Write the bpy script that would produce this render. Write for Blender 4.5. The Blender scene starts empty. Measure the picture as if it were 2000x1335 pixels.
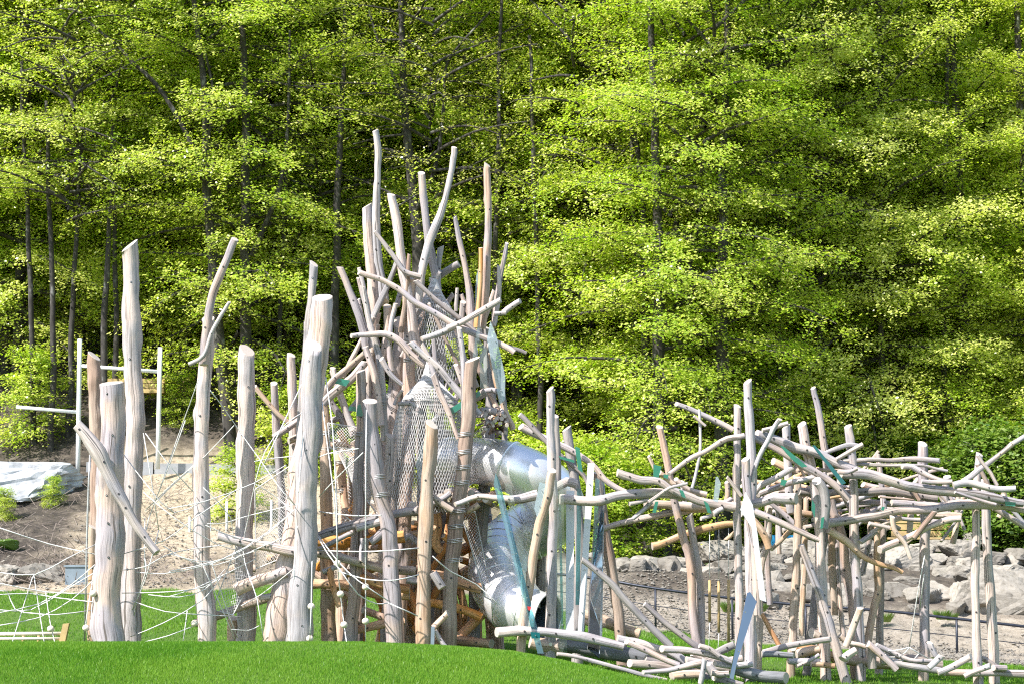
import bpy, bmesh, math, random
import numpy as np
from mathutils import Vector, noise as mnoise
R_ = math.radians
random.seed(7); rng = np.random.default_rng(11)
sc = bpy.context.scene
C = sc.collection

# ------------------------------------------------------------------ camera, sky, sun, exposure
F = 3895.0; CAMZ = 2.2; PITCH = math.atan(372.5 / F)
cam_d = bpy.data.cameras.new('camera'); cam = bpy.data.objects.new('camera', cam_d); C.objects.link(cam)
cam.location = (0, 0, CAMZ); cam.rotation_euler = (math.pi / 2 + PITCH, 0, 0)
cam_d.sensor_width = 36; cam_d.lens = 36 * F / 2000; cam_d.clip_end = 2000; cam_d.clip_start = 0.1
sc.camera = cam
SUN_EL = R_(47); SUN_AZ = R_(232)      # compass style: x = sin(az), y = cos(az)
w = bpy.data.worlds.new('World'); sc.world = w; w.use_nodes = True
nt = w.node_tree; nt.nodes.clear()
sky = nt.nodes.new('ShaderNodeTexSky'); sky.sky_type = 'NISHITA'; sky.sun_disc = False
sky.sun_elevation = SUN_EL; sky.sun_rotation = SUN_AZ
bg = nt.nodes.new('ShaderNodeBackground'); bg.inputs[1].default_value = 0.15
out = nt.nodes.new('ShaderNodeOutputWorld')
nt.links.new(sky.outputs[0], bg.inputs[0]); nt.links.new(bg.outputs[0], out.inputs[0])
sd = bpy.data.lights.new('sun', 'SUN'); sd.energy = 4.9; sd.angle = R_(0.53); sd.color = (1.0, 0.95, 0.90)
so = bpy.data.objects.new('sun', sd); C.objects.link(so)
sv = Vector((math.sin(SUN_AZ) * math.cos(SUN_EL), math.cos(SUN_AZ) * math.cos(SUN_EL), math.sin(SUN_EL)))
so.rotation_euler = sv.to_track_quat('Z', 'Y').to_euler(); so.location = (-20, -10, 40)
sc.view_settings.view_transform = 'Standard'; sc.view_settings.look = 'None'
sc.view_settings.exposure = 1.0; sc.view_settings.gamma = 1.0
sc.cycles.max_bounces = 7; sc.cycles.diffuse_bounces = 5; sc.cycles.glossy_bounces = 3
sc.cycles.transmission_bounces = 5; sc.cycles.transparent_max_bounces = 12
sc.cycles.use_denoising = False; sc.cycles.filter_width = 1.15; sc.cycles.sample_clamp_indirect = 4
sc.cycles.caustics_reflective = False; sc.cycles.caustics_refractive = False

def P(px, py, Y):
    """the point on the vertical plane y = Y seen at pixel px, py of the 2000 x 1335 photograph"""
    x = (px - 1000) / F; y = (667.5 - py) / F
    c, s = math.cos(PITCH), math.sin(PITCH)
    d = Vector((x, c - y * s, s + y * c))
    t = Y / d.y
    return Vector((0, 0, CAMZ)) + d * t

# ------------------------------------------------------------------ ground height
def sst(a, b, x):
    t = np.clip((x - a) / (b - a), 0, 1); return t * t * (3 - 2 * t)
def H(x, y):
    x = np.asarray(x, float); y = np.asarray(y, float)
    pxx = 1000 + x * F / np.maximum(y, 5)
    base = -0.15 - 0.035 * np.clip(x, 0, 14)
    rt = sst(-3.0, 3.5, x)                                   # 0 left, 1 right
    left = np.interp(y, [0, 38, 49, 51, 60.5, 61.2, 64, 72, 90, 140], [0, 0, .97, 1.3, 4.0, 4.35, 6.1, 9.2, 15, 28])
    right = np.interp(y, [0, 47.5, 50, 53, 57.5, 62, 72, 90, 140], [0, 0, .45, 1.5, 2.2, 2.5, 4.2, 9.5, 24])
    mid = np.interp(y, [0, 47.5, 50, 52.5, 56, 62, 72, 90, 140], [0, 0, .45, 1.45, 1.6, 2.0, 4.0, 9.5, 24])
    rb = sst(5.2, 7.8, x); right = right * rb + mid * (1 - rb)
    z = base + left * (1 - rt) + right * rt
    cx = x * F / 25 + 1000
    amp = np.interp(cx, [-400, 700, 870, 1000, 1100, 1200, 1300, 1450, 1700], [.98, .98, .93, .86, .76, .63, .46, .1, 0])
    z = z + amp * np.exp(-((y - 24.5) / 4.3) ** 2 / 2)
    return z
def lawn_edge(x):
    return np.interp(x, [-30, -12, -4, 0, 3, 6, 11, 30], [47.5, 48.5, 49.5, 49.2, 48.6, 46.5, 40.5, 38])
def GH(x, y): return float(H(x, y))

# ------------------------------------------------------------------ materials
def nodes(name):
    m = bpy.data.materials.new(name); m.use_nodes = True
    n = m.node_tree.nodes; n.clear(); o = n.new('ShaderNodeOutputMaterial')
    return m, n, m.node_tree.links, o
def ramp(n, stops):
    r = n.new('ShaderNodeValToRGB'); e = r.color_ramp.elements
    while len(e) < len(stops): e.new(0.5)
    for k, (p, c) in enumerate(stops): e[k].position = p; e[k].color = (*c, 1)
    return r
def wood(name, a, b, dark, rough=0.8):
    m, n, L, o = nodes(name)
    uv = n.new('ShaderNodeUVMap'); oi = n.new('ShaderNodeObjectInfo')
    mul = n.new('ShaderNodeVectorMath'); mul.operation = 'MULTIPLY_ADD'
    comb = n.new('ShaderNodeCombineXYZ'); sc7 = n.new('ShaderNodeMath'); sc7.operation = 'MULTIPLY'; sc7.inputs[1].default_value = 37
    L.new(oi.outputs['Random'], sc7.inputs[0]); L.new(sc7.outputs[0], comb.inputs[2])
    mul.inputs[1].default_value = (1, 1, 1)
    L.new(uv.outputs[0], mul.inputs[0]); L.new(comb.outputs[0], mul.inputs[2])
    def nz(sx, sy, scale, det=4, dist=0.0):
        mp = n.new('ShaderNodeMapping'); mp.inputs['Scale'].default_value = (sx, sy, 1)
        t = n.new('ShaderNodeTexNoise'); t.inputs['Scale'].default_value = scale; t.inputs['Detail'].default_value = det
        t.inputs['Distortion'].default_value = dist
        L.new(mul.outputs[0], mp.inputs[0]); L.new(mp.outputs[0], t.inputs[0]); return t
    big = nz(1.6, .8, 1.6, 3, .4); streak = nz(9, .55, 2.6, 5, .3); fine = nz(60, 1.6, 2.0, 3); crack = nz(22, .35, 1.5, 2, .6)
    r1 = ramp(n, [(.42, a), (.56, b)]); L.new(big.outputs[0], r1.inputs[0])
    r2 = ramp(n, [(.30, (.50, .475, .46)), (.52, (1, 1, 1)), (.8, (1.1, 1.08, 1.06))]); L.new(streak.outputs[0], r2.inputs[0])
    mx = n.new('ShaderNodeMixRGB'); mx.blend_type = 'MULTIPLY'; mx.inputs[0].default_value = .85
    L.new(r1.outputs[0], mx.inputs[1]); L.new(r2.outputs[0], mx.inputs[2])
    r3 = ramp(n, [(.34, (.8, .79, .78)), (.6, (1, 1, 1))]); L.new(fine.outputs[0], r3.inputs[0])
    mx2 = n.new('ShaderNodeMixRGB'); mx2.blend_type = 'MULTIPLY'; mx2.inputs[0].default_value = .8
    L.new(mx.outputs[0], mx2.inputs[1]); L.new(r3.outputs[0], mx2.inputs[2])
    r4 = ramp(n, [(.345, (1, 1, 1)), (.37, (0, 0, 0))]); L.new(crack.outputs[0], r4.inputs[0])
    mx3 = n.new('ShaderNodeMixRGB'); mx3.inputs[2].default_value = (*dark, 1)
    L.new(r4.outputs[0], mx3.inputs[0]); L.new(mx2.outputs[0], mx3.inputs[1])
    hs = n.new('ShaderNodeHueSaturation'); mr = n.new('ShaderNodeMapRange')
    mr.inputs[3].default_value = .78; mr.inputs[4].default_value = 1.1
    fr2 = n.new('ShaderNodeMath'); fr2.operation = 'FRACT'; L.new(sc7.outputs[0], fr2.inputs[0]); m3 = n.new('ShaderNodeMapRange'); m3.inputs[3].default_value = .55; m3.inputs[4].default_value = 1.15
    L.new(fr2.outputs[0], m3.inputs[0]); L.new(m3.outputs[0], hs.inputs['Saturation'])
    L.new(oi.outputs['Random'], mr.inputs[0]); L.new(mr.outputs[0], hs.inputs['Value']); L.new(mx3.outputs[0], hs.inputs['Color'])
    bs = n.new('ShaderNodeBsdfPrincipled'); bs.inputs['Roughness'].default_value = rough
    L.new(hs.outputs[0], bs.inputs['Base Color'])
    bp = n.new('ShaderNodeBump'); bp.inputs['Strength'].default_value = .5; bp.inputs['Distance'].default_value = .02
    ad = n.new('ShaderNodeMath'); ad.operation = 'ADD'; L.new(streak.outputs[0], ad.inputs[0]); L.new(fine.outputs[0], ad.inputs[1])
    L.new(ad.outputs[0], bp.inputs['Height']); L.new(bp.outputs[0], bs.inputs['Normal'])
    L.new(bs.outputs[0], o.inputs[0]); return m
def plain(name, col, rough=.6, metal=0, bump=0, scale=8, var=.25):
    m, n, L, o = nodes(name)
    tc = n.new('ShaderNodeTexCoord'); t = n.new('ShaderNodeTexNoise'); t.inputs['Scale'].default_value = scale; t.inputs['Detail'].default_value = 6
    L.new(tc.outputs['Object'], t.inputs[0])
    r = ramp(n, [(.3, tuple(c * (1 - var) for c in col)), (.7, tuple(min(1, c * (1 + var)) for c in col))]); L.new(t.outputs[0], r.inputs[0])
    bs = n.new('ShaderNodeBsdfPrincipled'); bs.inputs['Roughness'].default_value = rough; bs.inputs['Metallic'].default_value = metal
    L.new(r.outputs[0], bs.inputs['Base Color'])
    if bump:
        bp = n.new('ShaderNodeBump'); bp.inputs['Strength'].default_value = bump; bp.inputs['Distance'].default_value = .03
        L.new(t.outputs[0], bp.inputs['Height']); L.new(bp.outputs[0], bs.inputs['Normal'])
    L.new(bs.outputs[0], o.inputs[0]); return m
def endgrain():
    m, n, L, o = nodes('end_grain')
    uv = n.new('ShaderNodeUVMap'); wv = n.new('ShaderNodeTexWave'); wv.wave_type = 'RINGS'; wv.rings_direction = 'Z'
    wv.inputs['Scale'].default_value = 22; wv.inputs['Distortion'].default_value = 2.0; wv.inputs['Detail'].default_value = 2
    L.new(uv.outputs[0], wv.inputs[0])
    r = ramp(n, [(.1, (.40, .33, .27)), (.8, (.54, .48, .42))]); L.new(wv.outputs[0], r.inputs[0])
    bs = n.new('ShaderNodeBsdfPrincipled'); bs.inputs['Roughness'].default_value = .8
    L.new(r.outputs[0], bs.inputs['Base Color']); L.new(bs.outputs[0], o.inputs[0]); return m
WOOD = {
 's': wood('silver_wood', (.425, .385, .40), (.575, .465, .405), (.13, .11, .10)),
 'p': wood('pink_wood', (.49, .415, .40), (.60, .435, .34), (.15, .115, .09)),
 't': wood('tan_wood', (.58, .38, .23), (.60, .46, .35), (.33, .22, .14)),
 'o': wood('orange_wood', (.76, .34, .11), (.78, .46, .22), (.28, .15, .07)),
 'g': wood('grey_wood', (.31, .275, .28), (.40, .345, .315), (.16, .15, .15)),
 'b': wood('brown_wood', (.38, .27, .21), (.46, .36, .29), (.18, .12, .09)),
 'd': wood('slate_wood', (.17, .175, .19), (.25, .25, .26), (.08, .08, .08)),
}
M = {
 'end': endgrain(),
 'bolt': plain('dark_bolt_hole', (.05, .045, .045), .5, .3),
 'bolt_metal': plain('steel_bolt', (.45, .45, .46), .35, 1),
 'rope': plain('white_rope', (.66, .65, .63), .8, 0, .3, 60, .12),
 'net': plain('net_cord', (.60, .59, .58), .8, 0, 0, 60, .12),
 'ball': plain('pale_wood_ball', (.68, .60, .48), .6, 0, .1, 12, .12),
 'wire': plain('binding_wire', (.50, .50, .49), .45, .7),
 'white': plain('white_panel', (.60, .60, .60), .45, 0, 0, 3, .05),
 'pole': plain('white_pole', (.70, .72, .70), .4, 0, 0, 3, .06),
 'rail': plain('dark_rail', (.035, .04, .055), .45, .6),
 'concrete': plain('concrete', (.30, .31, .32), .85, 0, .2, 5, .12),
 'tarp': plain('tarp', (.42, .43, .45), .8, 0, .8, 4, .3),
 'yellow': plain('fresh_timber', (.46, .33, .15), .7, 0, .2, 6, .15),
 'board': plain('weathered_board', (.28, .17, .09), .8, 0, .2, 6, .3),
 'blue': plain('blue_plastic', (.02, .22, .42), .4, 0, 0, 3, .1),
 'limegreen': plain('green_plastic', (.16, .26, .05), .5, 0, 0, 3, .1),
 'slate': plain('slate_panel', (.20, .25, .29), .5, 0, 0, 4, .15),
 'mirror': plain('mirror_steel', (.24, .26, .28), .05, 1, 0, 4, .03),
 'red': plain('red_plastic', (.5, .03, .03), .4),
 'black': plain('dark_interior', (.02, .02, .02), .8),
}
def steel():
    m, n, L, o = nodes('brushed_steel')
    tc = n.new('ShaderNodeUVMap'); mp = n.new('ShaderNodeMapping'); mp.inputs['Scale'].default_value = (6, 60, 1)
    t = n.new('ShaderNodeTexNoise'); t.inputs['Scale'].default_value = 3; t.inputs['Detail'].default_value = 5
    L.new(tc.outputs[0], mp.inputs[0]); L.new(mp.outputs[0], t.inputs[0])
    bs = n.new('ShaderNodeBsdfPrincipled'); bs.inputs['Metallic'].default_value = .68; bs.inputs['Base Color'].default_value = (.96, .95, .95, 1)
    r = ramp(n, [(.3, (.34, .34, .34)), (.7, (.44, .44, .44))]); L.new(t.outputs[0], r.inputs[0]); L.new(r.outputs[0], bs.inputs['Roughness'])
    bp = n.new('ShaderNodeBump'); bp.inputs['Strength'].default_value = .12; bp.inputs['Distance'].default_value = .01
    L.new(t.outputs[0], bp.inputs['Height']); L.new(bp.outputs[0], bs.inputs['Normal'])
    L.new(bs.outputs[0], o.inputs[0]); return m
M['steel'] = steel()
def glass(name, col, fac):
    m, n, L, o = nodes(name)
    tr = n.new('ShaderNodeBsdfTransparent'); tr.inputs[0].default_value = (*col, 1)
    gl = n.new('ShaderNodeBsdfGlossy'); gl.inputs['Roughness'].default_value = .05
    df = n.new('ShaderNodeBsdfDiffuse'); df.inputs[0].default_value = (*[min(.8, c * .8) for c in col], 1)
    mix0 = n.new('ShaderNodeMixShader'); mix0.inputs[0].default_value = fac
    L.new(tr.outputs[0], mix0.inputs[1]); L.new(df.outputs[0], mix0.inputs[2])
    fr = n.new('ShaderNodeFresnel'); fr.inputs[0].default_value = 1.5
    mix = n.new('ShaderNodeMixShader'); L.new(fr.outputs[0], mix.inputs[0]); L.new(mix0.outputs[0], mix.inputs[1]); L.new(gl.outputs[0], mix.inputs[2])
    L.new(mix.outputs[0], o.inputs[0]); return m
M['clear'] = glass('clear_glass', (.90, .96, .96), .04)
M['pale'] = glass('pale_glass', (.76, .88, .93), .35)
M['teal'] = glass('teal_glass', (.42, .68, .72), .16)
M['green'] = glass('green_glass', (.06, .42, .30), .45)
M['deepteal'] = glass('deep_teal_glass', (.03, .26, .28), .5)
def leafmat(name, c1, c2, c3, trans=.42, gloss=.08):
    m, n, L, o = nodes(name)
    at = n.new('ShaderNodeAttribute'); at.attribute_name = 'rnd'
    tc = n.new('ShaderNodeTexCoord'); t = n.new('ShaderNodeTexNoise'); t.inputs['Scale'].default_value = .45; t.inputs['Detail'].default_value = 3
    L.new(tc.outputs['Object'], t.inputs[0]); oi = n.new('ShaderNodeObjectInfo')
    a1 = n.new('ShaderNodeMath'); a1.operation = 'MULTIPLY_ADD'; a1.inputs[1].default_value = .45
    L.new(at.outputs['Fac'], a1.inputs[0]); L.new(t.outputs[0], a1.inputs[2])
    a2 = n.new('ShaderNodeMath'); a2.operation = 'MULTIPLY_ADD'; a2.inputs[1].default_value = .25
    L.new(oi.outputs['Random'], a2.inputs[0]); L.new(a1.outputs[0], a2.inputs[2])
    r = ramp(n, [(.45, c1), (.8, c2), (1.0, c3)]); L.new(a2.outputs[0], r.inputs[0])
    df = n.new('ShaderNodeBsdfDiffuse'); tl = n.new('ShaderNodeBsdfTranslucent'); gl = n.new('ShaderNodeBsdfGlossy'); gl.inputs['Roughness'].default_value = .35
    br = n.new('ShaderNodeMixRGB'); br.blend_type = 'MULTIPLY'; br.inputs[0].default_value = 1; br.inputs[2].default_value = (1.12, 1.32, .35, 1)
    L.new(r.outputs[0], df.inputs[0]); L.new(r.outputs[0], br.inputs[1]); L.new(br.outputs[0], tl.inputs[0])
    ms = n.new('ShaderNodeMixShader'); ms.inputs[0].default_value = trans; L.new(df.outputs[0], ms.inputs[1]); L.new(tl.outputs[0], ms.inputs[2])
    m2 = n.new('ShaderNodeMixShader'); m2.inputs[0].default_value = gloss; L.new(ms.outputs[0], m2.inputs[1]); L.new(gl.outputs[0], m2.inputs[2])
    L.new(m2.outputs[0], o.inputs[0]); return m
M['leaf'] = leafmat('beech_leaf', (.28, .44, .03), (.48, .56, .07), (.70, .70, .20), .5)
M['leaf_dark'] = leafmat('shrub_leaf', (.08, .16, .02), (.14, .24, .03), (.22, .30, .05))
M['leaf_yellow'] = leafmat('catkin_leaf', (.28, .30, .05), (.36, .37, .08), (.46, .44, .12))
M['grass'] = leafmat('grass_blade', (.06, .175, .012), (.10, .25, .02), (.19, .33, .04), .35, .015)
def bark():
    m, n, L, o = nodes('bark')
    tc = n.new('ShaderNodeTexCoord'); mp = n.new('ShaderNodeMapping'); mp.inputs['Scale'].default_value = (1, 1, .35)
    L.new(tc.outputs['Object'], mp.inputs[0])
    t = n.new('ShaderNodeTexNoise'); t.inputs['Scale'].default_value = 9; t.inputs['Detail'].default_value = 8; L.new(mp.outputs[0], t.inputs[0])
    t2 = n.new('ShaderNodeTexNoise'); t2.inputs['Scale'].default_value = 1.6; t2.inputs['Detail'].default_value = 4; L.new(tc.outputs['Object'], t2.inputs[0])
    r = ramp(n, [(.38, (.025, .021, .018)), (.58, (.055, .05, .044)), (.72, (.24, .24, .23))])
    ad = n.new('ShaderNodeMath'); ad.operation = 'MULTIPLY_ADD'; ad.inputs[1].default_value = .5
    L.new(t2.outputs[0], ad.inputs[0]); 
    s2 = n.new('ShaderNodeMath'); s2.operation = 'MULTIPLY_ADD'; s2.inputs[1].default_value = .7; s2.inputs[2].default_value = -.1
    L.new(t.outputs[0], s2.inputs[0]); L.new(s2.outputs[0], ad.inputs[2]); L.new(ad.outputs[0], r.inputs[0])
    bs = n.new('ShaderNodeBsdfPrincipled'); bs.inputs['Roughness'].default_value = .9; L.new(r.outputs[0], bs.inputs['Base Color'])
    bp = n.new('ShaderNodeBump'); bp.inputs['Strength'].default_value = .6; bp.inputs['Distance'].default_value = .03
    L.new(t.outputs[0], bp.inputs['Height']); L.new(bp.outputs[0], bs.inputs['Normal']); L.new(bs.outputs[0], o.inputs[0]); return m
M['bark'] = bark()
M['twig'] = plain('twig_bark', (.22, .18, .15), .9)
def rockmat():
    m, n, L, o = nodes('boulder_stone')
    tc = n.new('ShaderNodeTexCoord'); t = n.new('ShaderNodeTexNoise'); t.inputs['Scale'].default_value = 5; t.inputs['Detail'].default_value = 10; t.inputs['Roughness'].default_value = .7
    oi = n.new('ShaderNodeObjectInfo'); va = n.new('ShaderNodeVectorMath'); va.operation = 'ADD'
    L.new(tc.outputs['Object'], va.inputs[0]); L.new(oi.outputs['Random'], va.inputs[1]); L.new(va.outputs[0], t.inputs[0])
    r = ramp(n, [(.3, (.08, .068, .052)), (.46, (.245, .222, .185)), (.75, (.35, .325, .285))]); L.new(t.outputs[0], r.inputs[0])
    hs = n.new('ShaderNodeHueSaturation'); mr = n.new('ShaderNodeMapRange'); mr.inputs[3].default_value = .62; mr.inputs[4].default_value = 1.18
    L.new(oi.outputs['Random'], mr.inputs[0]); L.new(mr.outputs[0], hs.inputs['Value']); L.new(r.outputs[0], hs.inputs['Color'])
    bs = n.new('ShaderNodeBsdfPrincipled'); bs.inputs['Roughness'].default_value = .9; L.new(hs.outputs[0], bs.inputs['Base Color'])
    bp = n.new('ShaderNodeBump'); bp.inputs['Strength'].default_value = .7; bp.inputs['Distance'].default_value = .04
    L.new(t.outputs[0], bp.inputs['Height']); L.new(bp.outputs[0], bs.inputs['Normal']); L.new(bs.outputs[0], o.inputs[0]); return m
M['rock'] = rockmat()
def groundmat():
    m, n, L, o = nodes('ground')
    at = n.new('ShaderNodeAttribute'); at.attribute_name = 'zone'; sp = n.new('ShaderNodeSeparateColor'); L.new(at.outputs['Color'], sp.inputs[0])
    tc = n.new('ShaderNodeTexCoord')
    def nz(s, d=6, r=.6):
        t = n.new('ShaderNodeTexNoise'); t.inputs['Scale'].default_value = s; t.inputs['Detail'].default_value = d; t.inputs['Roughness'].default_value = r
        L.new(tc.outputs['Object'], t.inputs[0]); return t
    g1 = nz(6); gr = ramp(n, [(.3, (.05, .11, .008)), (.7, (.10, .18, .018))]); L.new(g1.outputs[0], gr.inputs[0])
    v = n.new('ShaderNodeTexVoronoi'); v.inputs['Scale'].default_value = 7; L.new(tc.outputs['Object'], v.inputs[0])
    s1 = nz(5, 12, .75); sr = ramp(n, [(.34, (.07, .058, .045)), (.46, (.26, .225, .18)), (.7, (.40, .355, .295))]); L.new(s1.outputs[0], sr.inputs[0])
    sand = ramp(n, [(.36, (.17, .13, .085)), (.5, (.42, .345, .245)), (.75, (.56, .48, .37))]); L.new(s1.outputs[0], sand.inputs[0])
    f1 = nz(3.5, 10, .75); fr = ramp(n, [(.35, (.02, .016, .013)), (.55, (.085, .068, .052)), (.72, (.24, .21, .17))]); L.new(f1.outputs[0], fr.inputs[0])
    def mix(f, a, b):
        x = n.new('ShaderNodeMixRGB'); L.new(f, x.inputs[0]); L.new(a, x.inputs[1]); L.new(b, x.inputs[2]); return x.outputs[0]
    c = mix(sp.outputs[2], sr.outputs[0], sand.outputs[0])
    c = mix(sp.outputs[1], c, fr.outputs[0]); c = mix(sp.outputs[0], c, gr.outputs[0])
    bs = n.new('ShaderNodeBsdfPrincipled'); bs.inputs['Roughness'].default_value = .95; L.new(c, bs.inputs['Base Color'])
    bp = n.new('ShaderNodeBump'); bp.inputs['Strength'].default_value = .8; bp.inputs['Distance'].default_value = .12
    L.new(s1.outputs[0], bp.inputs['Height']); L.new(bp.outputs[0], bs.inputs['Normal']); L.new(bs.outputs[0], o.inputs[0]); return m
M['ground'] = groundmat()

# ------------------------------------------------------------------ object helpers
def thing(name, label, cat, loc=(0, 0, 0), group=None):
    o = bpy.data.objects.new(name, None); C.objects.link(o); o.location = loc; o.empty_display_size = .2
    o['label'] = label; o['category'] = cat
    if group: o['group'] = group
    return o
def tag(o, label, cat, group=None, kind=None):
    if label: o['label'] = label
    if cat: o['category'] = cat
    if group: o['group'] = group
    if kind: o['kind'] = kind
    return o
def root_of(o):
    v = Vector((0, 0, 0))
    while o is not None: v = v + o.location; o = o.parent
    return v
class MB:
    def __init__(s): s.v = []; s.f = []; s.uv = []; s.mi = []; s.n = 0
    def add(s, V, Fc, UV=None, mi=0):
        s.v.append(np.asarray(V, float).reshape(-1, 3))
        for k, f in enumerate(Fc):
            s.f.append([i + s.n for i in f]); s.uv.append(UV[k] if UV is not None else [(0, 0)] * len(f)); s.mi.append(mi)
        s.n += len(s.v[-1])
    def build(s, name, mats, parent=None, smooth=True, sharp=None):
        V = np.concatenate(s.v)
        if parent is not None:
            off = root_of(parent)
        else:
            off = Vector(((V[:, 0].min() + V[:, 0].max()) / 2, (V[:, 1].min() + V[:, 1].max()) / 2, V[:, 2].min()))
        me = bpy.data.meshes.new(name)
        me.from_pydata((V - np.array(off)).tolist(), [], s.f)
        ul = me.uv_layers.new(name='UVMap')
        ul.data.foreach_set('uv', np.array([c for f in s.uv for c in f], float).ravel())
        if not isinstance(mats, (list, tuple)): mats = [mats]
        for m in mats: me.materials.append(m)
        me.polygons.foreach_set('material_index', s.mi)
        me.polygons.foreach_set('use_smooth', [smooth and mi == 0 for mi in s.mi])
        me.update()
        o = bpy.data.objects.new(name, me); C.objects.link(o)
        if parent is not None: o.parent = parent
        else: o.location = off
        return o
def catmull(pts, step):
    pts = [np.array(p, float) for p in pts]
    if len(pts) == 2: 
        n = max(2, int(np.linalg.norm(pts[1][:3] - pts[0][:3]) / step))
        return np.array([pts[0] + (pts[1] - pts[0]) * t for t in np.linspace(0, 1, n + 1)])
    Q = [2 * pts[0] - pts[1]] + pts + [2 * pts[-1] - pts[-2]]; outp = []
    for i in range(1, len(Q) - 2):
        p0, p1, p2, p3 = Q[i - 1:i + 3]
        n = max(2, int(np.linalg.norm(p2[:3] - p1[:3]) / step))
        for t in np.arange(n) / n:
            outp.append(.5 * (2 * p1 + (p2 - p0) * t + (2 * p0 - 5 * p1 + 4 * p2 - p3) * t * t + (3 * p1 - p0 - 3 * p2 + p3) * t ** 3))
    outp.append(pts[-1]); return np.array(outp)
def frames(Pn):
    T = np.gradient(Pn, axis=0); T /= np.linalg.norm(T, axis=1)[:, None] + 1e-12
    U = np.zeros_like(T); ref = np.array([0, 1.0, 0]) if abs(T[0][1]) < .8 else np.array([0, 0, 1.0])
    u = ref - T[0] * ref.dot(T[0]); u /= np.linalg.norm(u)
    for i in range(len(T)):
        u = u - T[i] * u.dot(T[i]); u /= np.linalg.norm(u); U[i] = u
    return T, U, np.cross(T, U)
def tube(mb, pts, rad, sides=6, step=.3, cap=True, mi=0):
    """a plain round tube; pts are world points, rad one radius or a list"""
    pts = [tuple(p) for p in pts]
    rr = rad if isinstance(rad, (list, tuple)) else [rad] * len(pts)
    A = catmull([(*p, r) for p, r in zip(pts, rr)], step)
    Pn, r = A[:, :3], A[:, 3]; T, U, W = frames(Pn)
    th = np.arange(sides) * 2 * math.pi / sides
    V = Pn[:, None] + r[:, None, None] * (np.cos(th)[None, :, None] * U[:, None] + np.sin(th)[None, :, None] * W[:, None])
    n = len(Pn); Fc = []
    for i in range(n - 1):
        for j in range(sides):
            k = (j + 1) % sides; Fc.append((i * sides + j, i * sides + k, (i + 1) * sides + k, (i + 1) * sides + j))
    if cap: Fc.append(tuple(range(sides))[::-1]); Fc.append(tuple((n - 1) * sides + j for j in range(sides)))
    mb.add(V.reshape(-1, 3), Fc, None, mi)
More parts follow.
